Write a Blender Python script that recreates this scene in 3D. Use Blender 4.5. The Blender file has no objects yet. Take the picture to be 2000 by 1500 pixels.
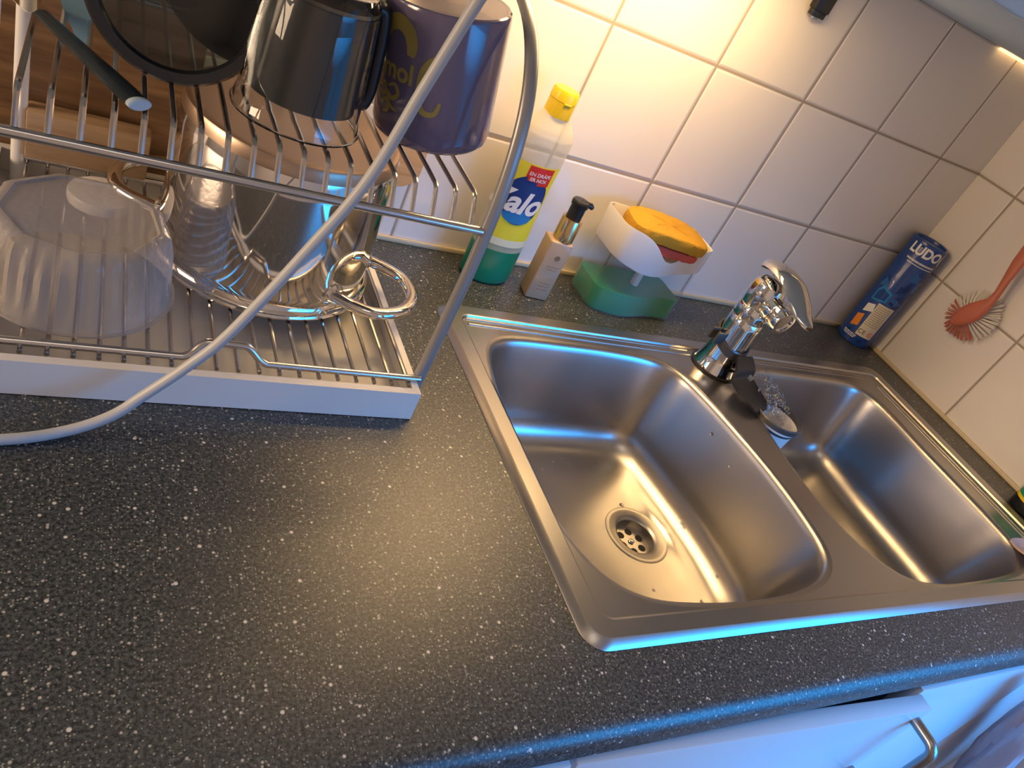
import bpy, bmesh, math, random
from mathutils import Vector, Matrix
random.seed(7)
PI = math.pi
C = bpy.context.scene.collection
SC = bpy.context.scene

# ---------------------------------------------------------------- camera, world, exposure
cam_d = bpy.data.cameras.new('camera')
cam = bpy.data.objects.new('camera', cam_d); C.objects.link(cam); SC.camera = cam
cam_d.sensor_fit = 'HORIZONTAL'; cam_d.sensor_width = 36.0
cam_d.lens = 36.0 * 1482.38 / 2000.0
cam_d.clip_start = 0.01; cam_d.clip_end = 60
RX = Vector((0.85571229, -0.33227254, 0.39667548))      # image right
DY = Vector((0.08249105, -0.66919313, -0.73849562))     # image down
FZ = Vector((0.51083432, 0.66466195, -0.54522728))      # view direction
m = Matrix.Identity(4)
for i in range(3):
    m[i][0] = RX[i]; m[i][1] = -DY[i]; m[i][2] = -FZ[i]
m[0][3], m[1][3], m[2][3] = -1.18173529, -0.75129173, 0.41705070
cam.matrix_world = m

w = bpy.data.worlds.new('daylight'); SC.world = w; w.use_nodes = True
w.node_tree.nodes['Background'].inputs[0].default_value = (0.15, 0.45, 1.0, 1)
w.node_tree.nodes['Background'].inputs[1].default_value = 0.9
SC.view_settings.view_transform = 'Standard'
SC.view_settings.look = 'None'
SC.view_settings.exposure = 0.06
SC.view_settings.gamma = 1.0

def area(name, loc, rot, sx, sy, power, col):
    l = bpy.data.lights.new(name, 'AREA'); l.shape = 'RECTANGLE'; l.size = sx; l.size_y = sy
    l.energy = power; l.color = col
    o = bpy.data.objects.new(name, l); C.objects.link(o); o.location = loc; o.rotation_euler = rot
    return o
# daylight coming through the window of the front wall, and an added weak fill from overhead
win = area('window_daylight', (-0.01, -1.28, 0.14), (0, 0, 0), 0.9, 0.8, 7.5, (0.02, 0.35, 1.0))
win.rotation_euler = (Vector((-0.42, -0.62, -0.38)) - Vector((-0.01, -1.28, 0.14))).to_track_quat('-Z', 'Y').to_euler()
win.data.spread = math.radians(76)
area('ceiling_fill_light', (-1.2, -1.0, 1.50), (0, 0, 0), 0.5, 0.5, 1.4, (1.0, 0.85, 0.72))
# unseen warm fill added on the left to brighten the walls
room = area('room_fill_light', (-2.7, -0.42, 0.50), (0, 0, 0), 0.6, 0.6, 26.0, (1.0, 0.71, 0.47))
room.rotation_euler = (Vector((0.0, -0.3, 0.1)) - Vector((-2.7, -0.42, 0.50))).to_track_quat('-Z', 'Y').to_euler()
LAMP_STRENGTH = 41.0

# ---------------------------------------------------------------- materials
MAT = {}
def nodes(name):
    mt = bpy.data.materials.new(name); mt.use_nodes = True
    nt = mt.node_tree; MAT[name] = mt
    return mt, nt, nt.nodes['Principled BSDF']
def simple(name, col, rough=0.5, metal=0.0, coat=0.0, bump=0.0, bscale=200, sss=0, emis=None, spec=0.5, var=0.0, vscale=40):
    mt, nt, b = nodes(name)
    b.inputs['Base Color'].default_value = (*col, 1); b.inputs['Roughness'].default_value = rough
    b.inputs['Metallic'].default_value = metal; b.inputs['Coat Weight'].default_value = coat
    b.inputs['Specular IOR Level'].default_value = spec
    if sss: b.inputs['Subsurface Weight'].default_value = sss; b.inputs['Subsurface Radius'].default_value = (.01, .01, .01)
    tc = nt.nodes.new('ShaderNodeTexCoord')
    if var:
        n = nt.nodes.new('ShaderNodeTexNoise'); n.inputs['Scale'].default_value = vscale; n.inputs['Detail'].default_value = 4
        nt.links.new(tc.outputs['Object'], n.inputs['Vector'])
        r = nt.nodes.new('ShaderNodeMapRange'); r.inputs['To Min'].default_value = max(0.02, rough-var); r.inputs['To Max'].default_value = rough+var
        nt.links.new(n.outputs['Fac'], r.inputs['Value']); nt.links.new(r.outputs['Result'], b.inputs['Roughness'])
    if bump:
        n = nt.nodes.new('ShaderNodeTexNoise'); n.inputs['Scale'].default_value = bscale; n.inputs['Detail'].default_value = 3
        nt.links.new(tc.outputs['Object'], n.inputs['Vector'])
        bp = nt.nodes.new('ShaderNodeBump'); bp.inputs['Strength'].default_value = bump; bp.inputs['Distance'].default_value = 0.001
        nt.links.new(n.outputs['Fac'], bp.inputs['Height']); nt.links.new(bp.outputs['Normal'], b.inputs['Normal'])
    if emis:
        b.inputs['Emission Color'].default_value = (*emis[0], 1); b.inputs['Emission Strength'].default_value = emis[1]
    return mt
def clear(name, col, rough, mix, edge=0.5, bump=0, bscale=100):
    """thin clear plastic: part transparent, part coated surface"""
    mt, nt, b = nodes(name)
    b.inputs['Base Color'].default_value = (*col, 1); b.inputs['Roughness'].default_value = rough
    tr = nt.nodes.new('ShaderNodeBsdfTransparent'); tr.inputs[0].default_value = (*[min(1, c*.15+.85) for c in col], 1)
    mx = nt.nodes.new('ShaderNodeMixShader')
    lw = nt.nodes.new('ShaderNodeLayerWeight'); lw.inputs['Blend'].default_value = 0.35
    r = nt.nodes.new('ShaderNodeMapRange'); r.inputs['To Min'].default_value = mix; r.inputs['To Max'].default_value = min(1, mix+edge)
    nt.links.new(lw.outputs['Facing'], r.inputs['Value']); nt.links.new(r.outputs['Result'], mx.inputs[0])
    nt.links.new(tr.outputs[0], mx.inputs[1]); nt.links.new(b.outputs[0], mx.inputs[2])
    nt.links.new(mx.outputs[0], nt.nodes['Material Output'].inputs[0])
    if bump:
        tc = nt.nodes.new('ShaderNodeTexCoord')
        n = nt.nodes.new('ShaderNodeTexNoise'); n.inputs['Scale'].default_value = bscale; n.inputs['Detail'].default_value = 3
        nt.links.new(tc.outputs['Object'], n.inputs['Vector'])
        bp = nt.nodes.new('ShaderNodeBump'); bp.inputs['Strength'].default_value = bump; bp.inputs['Distance'].default_value = 0.001
        nt.links.new(n.outputs['Fac'], bp.inputs['Height']); nt.links.new(bp.outputs['Normal'], b.inputs['Normal'])
    return mt
def glass(name, col, rough=0.0):
    mt, nt, b = nodes(name)
    b.inputs['Base Color'].default_value = (*col, 1); b.inputs['Roughness'].default_value = rough
    b.inputs['Transmission Weight'].default_value = 1.0; b.inputs['IOR'].default_value = 1.48
    return mt

def math_node(nt, op, a, b=None, c=None):
    n = nt.nodes.new('ShaderNodeMath'); n.operation = op
    for i, v in enumerate((a, b, c)):
        if v is None: continue
        if isinstance(v, (int, float)): n.inputs[i].default_value = v
        else: nt.links.new(v, n.inputs[i])
    return n.outputs[0]
def tile_mat(name, axis, off):
    mt, nt, b = nodes(name)
    tc = nt.nodes.new('ShaderNodeTexCoord'); sp = nt.nodes.new('ShaderNodeSeparateXYZ')
    nt.links.new(tc.outputs['Object'], sp.inputs[0])
    P = 0.152
    ds = []
    for out, o in ((sp.outputs[axis], off), (sp.outputs[2], 0.0)):
        v = math_node(nt, 'DIVIDE', math_node(nt, 'ADD', out, o + P*40), P)
        f = math_node(nt, 'FRACT', v)
        d = math_node(nt, 'MINIMUM', f, math_node(nt, 'SUBTRACT', 1.0, f))
        ds.append(math_node(nt, 'MULTIPLY', d, P))
    d = math_node(nt, 'MINIMUM', ds[0], ds[1])
    mr = nt.nodes.new('ShaderNodeMapRange'); mr.inputs['From Min'].default_value = 0.0014; mr.inputs['From Max'].default_value = 0.0020
    nt.links.new(d, mr.inputs['Value'])
    mx = nt.nodes.new('ShaderNodeMix'); mx.data_type = 'RGBA'
    mx.inputs[6].default_value = (0.38, 0.32, 0.26, 1); mx.inputs[7].default_value = (0.81, 0.77, 0.725, 1)
    nt.links.new(mr.outputs[0], mx.inputs[0]); nt.links.new(mx.outputs[2], b.inputs['Base Color'])
    rr = nt.nodes.new('ShaderNodeMapRange'); rr.inputs['To Min'].default_value = 0.8; rr.inputs['To Max'].default_value = 0.16
    nt.links.new(mr.outputs[0], rr.inputs['Value']); nt.links.new(rr.outputs[0], b.inputs['Roughness'])
    h = nt.nodes.new('ShaderNodeMapRange'); h.interpolation_type = 'SMOOTHSTEP'
    h.inputs['From Min'].default_value = 0.0012; h.inputs['From Max'].default_value = 0.0045
    nt.links.new(d, h.inputs['Value'])
    n = nt.nodes.new('ShaderNodeTexNoise'); n.inputs['Scale'].default_value = 9; n.inputs['Detail'].default_value = 1
    nt.links.new(tc.outputs['Object'], n.inputs['Vector'])
    hs = math_node(nt, 'ADD', h.outputs[0], math_node(nt, 'MULTIPLY', n.outputs['Fac'], 0.5))
    bp = nt.nodes.new('ShaderNodeBump'); bp.inputs['Strength'].default_value = 0.7; bp.inputs['Distance'].default_value = 0.0012
    nt.links.new(hs, bp.inputs['Height']); nt.links.new(bp.outputs['Normal'], b.inputs['Normal'])
    return mt
tile_mat('tile_back', 0, 0.10458)
tile_mat('tile_right', 1, 0.0713)

def counter_mat():
    mt, nt, b = nodes('counter_laminate')
    tc = nt.nodes.new('ShaderNodeTexCoord')
    base = None
    n = nt.nodes.new('ShaderNodeTexNoise'); n.inputs['Scale'].default_value = 430; n.inputs['Detail'].default_value = 3; n.inputs['Roughness'].default_value = 0.7
    nt.links.new(tc.outputs['Object'], n.inputs['Vector'])
    cr = nt.nodes.new('ShaderNodeValToRGB')
    cr.color_ramp.elements[0].position = 0.40; cr.color_ramp.elements[0].color = (0.008, 0.0115, 0.0135, 1)
    cr.color_ramp.elements[1].position = 0.68; cr.color_ramp.elements[1].color = (0.092, 0.105, 0.106, 1)
    nt.links.new(n.outputs['Fac'], cr.inputs[0]); col = cr.outputs[0]
    for scale, frac, lo, hi, c in ((560, 0.68, 0.22, 0.38, (0.24, 0.235, 0.22)), (300, 0.80, 0.18, 0.32, (0.40, 0.39, 0.36)), (135, 0.90, 0.13, 0.20, (0.60, 0.58, 0.54))):
        v = nt.nodes.new('ShaderNodeTexVoronoi'); v.inputs['Scale'].default_value = scale
        nt.links.new(tc.outputs['Object'], v.inputs['Vector'])
        s = nt.nodes.new('ShaderNodeSeparateColor'); nt.links.new(v.outputs['Color'], s.inputs[0])
        g = math_node(nt, 'GREATER_THAN', s.outputs[0], frac)
        r = nt.nodes.new('ShaderNodeMapRange'); r.inputs['From Min'].default_value = hi; r.inputs['From Max'].default_value = lo
        nt.links.new(v.outputs['Distance'], r.inputs['Value'])
        f = math_node(nt, 'MULTIPLY', g, r.outputs[0])
        mx = nt.nodes.new('ShaderNodeMix'); mx.data_type = 'RGBA'; nt.links.new(f, mx.inputs[0]); nt.links.new(col, mx.inputs[6])
        mx.inputs[7].default_value = (*c, 1); col = mx.outputs[2]
    nt.links.new(col, b.inputs['Base Color'])
    b.inputs['Roughness'].default_value = 0.40; b.inputs['Specular IOR Level'].default_value = 0.75
    n2 = nt.nodes.new('ShaderNodeTexNoise'); n2.inputs['Scale'].default_value = 900; n2.inputs['Detail'].default_value = 2
    nt.links.new(tc.outputs['Object'], n2.inputs['Vector'])
    bp = nt.nodes.new('ShaderNodeBump'); bp.inputs['Strength'].default_value = 0.25; bp.inputs['Distance'].default_value = 0.0005
    nt.links.new(n2.outputs['Fac'], bp.inputs['Height']); nt.links.new(bp.outputs['Normal'], b.inputs['Normal'])
counter_mat()

def steel_mat(name, col, rough, aniso=(1, 1, 1), var=0.06, bump=0.04):
    mt, nt, b = nodes(name)
    b.inputs['Base Color'].default_value = (*col, 1); b.inputs['Metallic'].default_value = 1.0
    tc = nt.nodes.new('ShaderNodeTexCoord'); mp = nt.nodes.new('ShaderNodeMapping'); mp.inputs['Scale'].default_value = aniso
    nt.links.new(tc.outputs['Object'], mp.inputs[0])
    n = nt.nodes.new('ShaderNodeTexNoise'); n.inputs['Scale'].default_value = 22; n.inputs['Detail'].default_value = 1.5
    nt.links.new(mp.outputs[0], n.inputs['Vector'])
    r = nt.nodes.new('ShaderNodeMapRange'); r.inputs['To Min'].default_value = rough-var; r.inputs['To Max'].default_value = rough+var
    nt.links.new(n.outputs['Fac'], r.inputs['Value']); nt.links.new(r.outputs[0], b.inputs['Roughness'])
    if bump:
        n = nt.nodes.new('ShaderNodeTexNoise'); n.inputs['Scale'].default_value = 14; n.inputs['Detail'].default_value = 2
        nt.links.new(tc.outputs['Object'], n.inputs['Vector'])
        bp = nt.nodes.new('ShaderNodeBump'); bp.inputs['Strength'].default_value = bump; bp.inputs['Distance'].default_value = 0.01
        nt.links.new(n.outputs['Fac'], bp.inputs['Height']); nt.links.new(bp.outputs['Normal'], b.inputs['Normal'])
    return mt
steel_mat('sink_steel', (0.42, 0.405, 0.39), 0.31, (1, 1, 1), 0.03, 0.0)
steel_mat('pot_steel', (0.74, 0.70, 0.66), 0.055, (1, 1, 1), 0.02, 0.0)
steel_mat('pot_base_steel', (0.52, 0.39, 0.29), 0.34, (1, 1, 1), 0.08, 0.0)
steel_mat('chrome', (0.80, 0.79, 0.78), 0.05, (1, 1, 1), 0.02, 0.0)
steel_mat('wire_steel', (0.58, 0.56, 0.55), 0.24, (1, 1, 1), 0.05, 0.0)
steel_mat('scourer_wire', (0.40, 0.39, 0.37), 0.42, (1, 1, 1), 0.05, 0.0)
steel_mat('brushed_grey', (0.42, 0.42, 0.42), 0.34, (1, 1, 1), 0.05, 0.0)

def wood(name, a, b_, scale=(3, 30, 30), rough=0.55):
    mt, nt, b = nodes(name)
    tc = nt.nodes.new('ShaderNodeTexCoord'); mp = nt.nodes.new('ShaderNodeMapping'); mp.inputs['Scale'].default_value = scale
    nt.links.new(tc.outputs['Object'], mp.inputs[0])
    n = nt.nodes.new('ShaderNodeTexNoise'); n.inputs['Scale'].default_value = 3; n.inputs['Detail'].default_value = 8; n.inputs['Distortion'].default_value = 0.8
    nt.links.new(mp.outputs[0], n.inputs['Vector'])
    cr = nt.nodes.new('ShaderNodeValToRGB')
    cr.color_ramp.elements[0].position = 0.3; cr.color_ramp.elements[0].color = (*a, 1)
    cr.color_ramp.elements[1].position = 0.7; cr.color_ramp.elements[1].color = (*b_, 1)
    nt.links.new(n.outputs['Fac'], cr.inputs[0]); nt.links.new(cr.outputs[0], b.inputs['Base Color'])
    b.inputs['Roughness'].default_value = rough
    bp = nt.nodes.new('ShaderNodeBump'); bp.inputs['Strength'].default_value = 0.2; bp.inputs['Distance'].default_value = 0.001
    nt.links.new(n.outputs['Fac'], bp.inputs['Height']); nt.links.new(bp.outputs['Normal'], b.inputs['Normal'])
wood('board_wood', (0.12, 0.065, 0.032), (0.28, 0.165, 0.085))
wood('block_wood', (0.24, 0.155, 0.085), (0.40, 0.28, 0.17))
wood('spoon_wood', (0.50, 0.27, 0.10), (0.72, 0.44, 0.20))

simple('caulk', (0.66, 0.55, 0.36), 0.5)
simple('paint_wall', (0.70, 0.66, 0.62), 0.8, bump=0.1)
simple('floor_vinyl', (0.22, 0.22, 0.23), 0.4, bump=0.1)
simple('ceiling_paint', (0.75, 0.72, 0.68), 0.9, bump=0.1)
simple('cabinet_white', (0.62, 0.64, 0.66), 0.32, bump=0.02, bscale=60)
simple('cabinet_underside', (0.42, 0.56, 0.72), 0.5, bump=0.02)  # blue cast of the daylight put into the base colour
simple('cabinet_core', (0.50, 0.49, 0.46), 0.6, bump=0.05)
simple('handle_steel', (0.30, 0.30, 0.30), 0.3, metal=1.0)
simple('tray_white', (0.70, 0.68, 0.64), 0.32, bump=0.02)
simple('frame_grey', (0.33, 0.32, 0.31), 0.35, metal=0.4)
simple('frame_white', (0.72, 0.71, 0.69), 0.4)
simple('cable_white', (0.42, 0.44, 0.46), 0.42)
simple('mug_glaze', (0.125, 0.105, 0.185), 0.16, coat=0.6)
simple('mug_inside', (0.80, 0.72, 0.68), 0.25)
simple('mug_print', (0.32, 0.26, 0.07), 0.35)
simple('black_plastic', (0.012, 0.012, 0.013), 0.32)
simple('black_gloss', (0.012, 0.013, 0.015), 0.30)
simple('dark_reflection', (0.010, 0.014, 0.018), 0.45, spec=0.3)
simple('dark_grey_plastic', (0.06, 0.06, 0.062), 0.4)
simple('white_plastic', (0.78, 0.76, 0.75), 0.3, sss=0.1)
simple('yellow_cap', (0.85, 0.60, 0.02), 0.3)
simple('label_yellow', (0.86, 0.76, 0.05), 0.35)
simple('label_pale', (0.80, 0.78, 0.55), 0.35)
simple('label_blue', (0.010, 0.045, 0.22), 0.3)
simple('label_light_blue', (0.02, 0.22, 0.55), 0.3)
simple('label_red', (0.72, 0.03, 0.02), 0.35)
simple('print_white', (0.85, 0.84, 0.82), 0.4)
simple('print_cream', (0.72, 0.66, 0.50), 0.5)
simple('print_dark', (0.05, 0.045, 0.04), 0.5)
simple('print_brown', (0.25, 0.17, 0.09), 0.5)
simple('orange_print', (0.85, 0.28, 0.03), 0.4)
simple('beige_bottle', (0.50, 0.36, 0.24), 0.30, coat=0.3)
simple('gold', (0.72, 0.50, 0.24), 0.22, metal=1.0)
simple('tube_blue', (0.010, 0.055, 0.26), 0.28, coat=0.4)
simple('tube_facet', (0.03, 0.14, 0.42), 0.3)
simple('tube_facet_dark', (0.006, 0.03, 0.16), 0.3)
simple('soap_green', (0.0, 0.22, 0.11), 0.3)
simple('sponge_yellow', (0.62, 0.33, 0.025), 0.95, bump=1.0, bscale=520)
simple('sponge_red', (0.62, 0.10, 0.07), 0.85, bump=0.8, bscale=260)
simple('brush_red', (0.52, 0.15, 0.09), 0.4)
simple('bristle_red', (0.58, 0.17, 0.11), 0.5)
simple('bristle_white', (0.78, 0.74, 0.66), 0.5)
simple('bottle_green', (0.02, 0.30, 0.20), 0.3)
simple('cloth_pink', (0.55, 0.40, 0.34), 0.95, bump=0.8, bscale=900)
simple('bag_plastic', (0.42, 0.40, 0.48), 0.35, bump=0.4, bscale=60)
simple('pan_black', (0.010, 0.010, 0.011), 0.22)
simple('pale_blue', (0.22, 0.40, 0.50), 0.3)
simple('knife_black', (0.012, 0.020, 0.025), 0.3)
simple('cap_light', (0.50, 0.62, 0.72), 0.35)
simple('lamp_housing', (0.8, 0.8, 0.78), 0.4)
simple('lamp_glow', (1, 0.8, 0.5), 0.5, emis=((1.0, 0.64, 0.28), LAMP_STRENGTH))
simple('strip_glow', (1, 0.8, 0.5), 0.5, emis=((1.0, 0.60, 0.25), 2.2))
simple('dark_hole', (0.01, 0.008, 0.007), 0.6)
simple('rust_hole', (0.06, 0.025, 0.012), 0.6)
clear('bottle_clear', (0.78, 0.74, 0.60), 0.3, 0.42, 0.25)
clear('tank_clear', (0.80, 0.82, 0.82), 0.08, 0.04, 0.28)
clear('tub_clear', (0.50, 0.47, 0.45), 0.18, 0.27, bump=0.5, bscale=120)
clear('liquid_green', (0.0, 0.28, 0.13), 0.35, 0.95, 0.05)
glass('jug_glass', (0.93, 0.95, 0.95))
glass('lid_glass', (0.26, 0.32, 0.33))
glass('water', (1, 1, 1))

# ---------------------------------------------------------------- helpers
WORLD_ORG = {}
def tag(o, label=None, cat=None, group=None, kind=None):
    if label: o['label'] = label
    if cat: o['category'] = cat
    if group: o['group'] = group
    if kind: o['kind'] = kind
    return o
def thing(name, label, cat, loc, group=None):
    o = bpy.data.objects.new(name, None); C.objects.link(o); o.location = loc
    o.empty_display_size = 0.02; WORLD_ORG[o.name] = Vector(loc)
    return tag(o, label, cat, group)

class MB:
    def __init__(s): s.bm = bmesh.new()
    def box(s, x0, x1, y0, y1, z0, z1, bev=0.0, seg=2):
        vs = [s.bm.verts.new((x, y, z)) for x in (x0, x1) for y in (y0, y1) for z in (z0, z1)]
        fs = [s.bm.faces.new([vs[i] for i in f]) for f in ((0, 1, 3, 2), (4, 6, 7, 5), (0, 4, 5, 1), (2, 3, 7, 6), (0, 2, 6, 4), (1, 5, 7, 3))]
        if bev:
            es = list({e for f in fs for e in f.edges})
            bmesh.ops.bevel(s.bm, geom=es, offset=bev, segments=seg, affect='EDGES', profile=0.5)
        return s
    def loft(s, rings, closed=True, cap0=True, cap1=True):
        R = [[s.bm.verts.new(p) for p in r] for r in rings]
        n = len(R[0])
        for a, b in zip(R, R[1:]):
            for i in range(n if closed else n-1):
                j = (i+1) % n
                s.bm.faces.new((a[i], a[j], b[j], b[i]))
        if closed and cap0: s.bm.faces.new(list(reversed(R[0])))
        if closed and cap1: s.bm.faces.new(R[-1])
        return R
    def lathe(s, prof, c=(0, 0, 0), seg=48, cap0=True, cap1=True, M=None):
        rings = []
        for r, z in prof:
            ring = []
            for k in range(seg):
                a = 2*PI*k/seg
                p = Vector((r*math.cos(a), r*math.sin(a), z))
                if M: p = M @ p
                ring.append(p + Vector(c))
            rings.append(ring)
        s.loft(rings, True, cap0, cap1); return s
    def tube(s, pts, r, seg=10, ry=None, up=None, cap=True):
        pts = [Vector(p) for p in pts]; n = len(pts); rings = []
        t0 = (pts[1]-pts[0]).normalized()
        ref = Vector(up) if up else (Vector((0, 0, 1)) if abs(t0.z) < .9 else Vector((1, 0, 0)))
        u = (ref - t0*ref.dot(t0)).normalized()
        for i, p in enumerate(pts):
            if i == 0: t = t0
            elif i == n-1: t = (pts[-1]-pts[-2]).normalized()
            else: t = ((pts[i+1]-p).normalized() + (p-pts[i-1]).normalized()).normalized()
            u = (u - t*u.dot(t)).normalized(); v = t.cross(u)
            rr = r[i] if isinstance(r, (list, tuple)) else r
            r2 = (ry[i] if isinstance(ry, (list, tuple)) else ry) if ry else rr
            rings.append([p + u*rr*math.cos(2*PI*k/seg) + v*r2*math.sin(2*PI*k/seg) for k in range(seg)])
        s.loft(rings, True, cap, cap); return s
    def ball(s, c, r, seg=16, rings=10, M=None):
        rx, ry, rz = r if isinstance(r, (tuple, list)) else (r, r, r)
        R = []
        for j in range(1, rings):
            a = PI*j/rings
            R.append([(rx*math.sin(a)*math.cos(2*PI*k/seg), ry*math.sin(a)*math.sin(2*PI*k/seg), -rz*math.cos(a)) for k in range(seg)])
        T = (lambda p: (M @ Vector(p) if M else Vector(p)) + Vector(c))
        RR = [[s.bm.verts.new(T(p)) for p in r_] for r_ in R]
        b = s.bm.verts.new(T((0, 0, -rz))); t = s.bm.verts.new(T((0, 0, rz)))
        for a_, b_ in zip(RR, RR[1:]):
            for i in range(seg): s.bm.faces.new((a_[i], a_[(i+1) % seg], b_[(i+1) % seg], b_[i]))
        for i in range(seg):
            s.bm.faces.new((b, RR[0][(i+1) % seg], RR[0][i])); s.bm.faces.new((t, RR[-1][i], RR[-1][(i+1) % seg]))
        return s
    def prism(s, outline, z0, z1, bev=0.0):
        a = [s.bm.verts.new((x, y, z0)) for x, y in outline]; b = [s.bm.verts.new((x, y, z1)) for x, y in outline]
        n = len(a)
        fs = [s.bm.faces.new(list(reversed(a))), s.bm.faces.new(b)]
        for i in range(n): fs.append(s.bm.faces.new((a[i], a[(i+1) % n], b[(i+1) % n], b[i])))
        if bev:
            es = list({e for f in fs[:2] for e in f.edges})
            bmesh.ops.bevel(s.bm, geom=es, offset=bev, segments=2, affect='EDGES', profile=0.5)
        return s
    def xform(s, M):
        bmesh.ops.transform(s.bm, matrix=M, verts=s.bm.verts); return s
    def build(s, name, mat, parent=None, smooth=True, angle=35, loc=None, label=None, recalc=True):
        if recalc: bmesh.ops.recalc_face_normals(s.bm, faces=s.bm.faces)
        org = Vector(loc) if loc else Vector((0, 0, 0))
        if parent is not None: org = WORLD_ORG[parent.name]
        bmesh.ops.translate(s.bm, vec=-org, verts=s.bm.verts)
        me = bpy.data.meshes.new(name); s.bm.to_mesh(me); s.bm.free()
        me.materials.append(MAT[mat])
        if smooth:
            me.shade_smooth()
            try: me.set_sharp_from_angle(angle=math.radians(angle))
            except Exception: pass
        o = bpy.data.objects.new(name, me); C.objects.link(o)
        WORLD_ORG[o.name] = org
        if parent is not None:
            o.parent = parent
        else: o.location = org
        if label: o['label'] = label
        return o

def spline(P, n=8, closed=False):
    P = [Vector(p) for p in P]; out = []; N = len(P)
    rng = range(N) if closed else range(N-1)
    for i in rng:
        g = (lambda k: P[k % N]) if closed else (lambda k: P[max(0, min(N-1, k))])
        p0, p1, p2, p3 = g(i-1), g(i), g(i+1), g(i+2)
        for k in range(n):
            t = k/n
            out.append(0.5*((2*p1)+(-p0+p2)*t+(2*p0-5*p1+4*p2-p3)*t*t+(-p0+3*p1-3*p2+p3)*t**3))
    if not closed: out.append(P[-1])
    return out
def rrect(x0, x1, y0, y1, r, n=8):
    out = []
    for cx, cy, a0 in ((x1-r, y1-r, 0), (x0+r, y1-r, PI/2), (x0+r, y0+r, PI), (x1-r, y0+r, 1.5*PI)):
        for k in range(n+1):
            a = a0 + k*PI/2/n
            out.append((cx+r*math.cos(a), cy+r*math.sin(a)))
    return out
def text_mesh(body, size, shear=0.0, bold=0.0, sx=1.0, cuts=None):
    cu = bpy.data.curves.new('lettering', 'FONT'); cu.body = body; cu.size = size; cu.shear = shear; cu.offset = bold
    cu.align_x = 'CENTER'; cu.align_y = 'CENTER'; cu.resolution_u = 4
    o = bpy.data.objects.new('lettering', cu); C.objects.link(o)
    dg = bpy.context.evaluated_depsgraph_get(); dg.update()
    me = bpy.data.meshes.new_from_object(o.evaluated_get(dg))
    bm = bmesh.new(); bm.from_mesh(me)
    bpy.data.objects.remove(o); bpy.data.curves.remove(cu); bpy.data.meshes.remove(me)
    if sx != 1.0: bmesh.ops.scale(bm, vec=(sx, 1, 1), verts=bm.verts)
    slice_x(bm)
    return bm
def slice_x(bm, step=0.0025):
    xs = [v.co.x for v in bm.verts]
    if not xs: return
    x = math.floor(min(xs)/step)*step
    while x < max(xs):
        bmesh.ops.bisect_plane(bm, geom=bm.verts[:]+bm.edges[:]+bm.faces[:], plane_co=(x, 0, 0), plane_no=(1, 0, 0))
        x += step
def flat(outline):
    bm = bmesh.new(); bm.faces.new([bm.verts.new((x, y, 0)) for x, y in outline]); slice_x(bm)
    bmesh.ops.triangulate(bm, faces=bm.faces); return bm
def stroke(pts, wd):
    """flat brush stroke of varying width in the u, v plane"""
    pts = [Vector((*p, 0)) for p in pts]; pts = spline(pts, 6); bm = bmesh.new(); pr = None; n = len(pts)
    for i, p in enumerate(pts):
        t = (pts[min(n-1, i+1)]-pts[max(0, i-1)]).normalized(); nn = Vector((-t.y, t.x, 0))
        f = i/(n-1); ww = wd*(0.35+0.65*math.sin(PI*min(1, max(0, f)))**0.5)/2
        a = bm.verts.new(p+nn*ww); b = bm.verts.new(p-nn*ww)
        if pr: bm.faces.new((pr[0], pr[1], b, a))
        pr = (a, b)
    return bm
def wrap_cyl(bm, cx, cy, rad, th0, z0, eps=0.0003, u0=0.0, v0=0.0):
    for v in bm.verts:
        u, z = v.co.x+u0, v.co.y+v0
        r = rad(z0+z) if callable(rad) else rad
        th = th0 + u/(r)
        v.co = Vector((cx+(r+eps)*math.sin(th), cy-(r+eps)*math.cos(th), z0+z))
def bm_obj(bm, name, mat, parent, label=None):
    q = MB(); q.bm.free(); q.bm = bm
    return q.build(name, mat, parent, smooth=True, label=label, recalc=False)

# ================================================================ SETTING
def struct(o): o['kind'] = 'structure'; return o
FL, CE = -0.90, 1.55
struct(MB().box(-3.2, 0.10, 0.0, 0.10, FL, CE).build('wall_back', 'tile_back', smooth=False))
wr = MB(); wr.box(0.0, 0.10, -0.80, 0.0, FL, CE); wr.box(0.0, 0.10, -2.10, -1.90, FL, CE)
wr.box(0.0, 0.10, -1.90, -0.80, FL, -0.35); wr.box(0.0, 0.10, -1.90, -0.80, 0.85, CE)
struct(wr.build('wall_right', 'tile_right', smooth=False))
struct(MB().box(-3.3, -3.2, -2.10, 0.10, FL, CE).build('wall_left', 'paint_wall', smooth=False))
struct(MB().box(-3.2, 0.10, -2.20, -2.10, FL, CE).build('wall_front', 'paint_wall', smooth=False))
wi = MB()
for a in ((-1.90, -1.85, -0.35, 0.85), (-0.85, -0.80, -0.35, 0.85), (-1.37, -1.33, -0.30, 0.80)): wi.box(0.03, 0.08, a[0], a[1], a[2], a[3])
for a in ((-0.35, -0.30), (0.80, 0.85)): wi.box(0.03, 0.08, -1.85, -0.85, a[0], a[1])
struct(wi.build('window_1', 'cabinet_white', smooth=False))
struct(MB().box(-3.3, 0.1, -2.10, 0.10, FL-0.1, FL).build('floor', 'floor_vinyl', smooth=False))
struct(MB().box(-3.3, 0.1, -2.10, 0.10, CE, CE+0.1).build('ceiling', 'ceiling_paint', smooth=False))
# sealant beads where the tiles meet the worktop
struct(MB().box(-1.9, -0.004, -0.004, 0.0, 0.0, 0.0065, 0.0012).build('trim_1', 'caulk'))
struct(MB().box(-0.004, 0.0, -0.600, -0.0, 0.0, 0.0065, 0.0012).build('trim_2', 'caulk'))

# ---------------------------------------------------------------- worktop with the sink cut-out
ct = MB()
X0, X1 = -1.9, -0.0005
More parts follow.
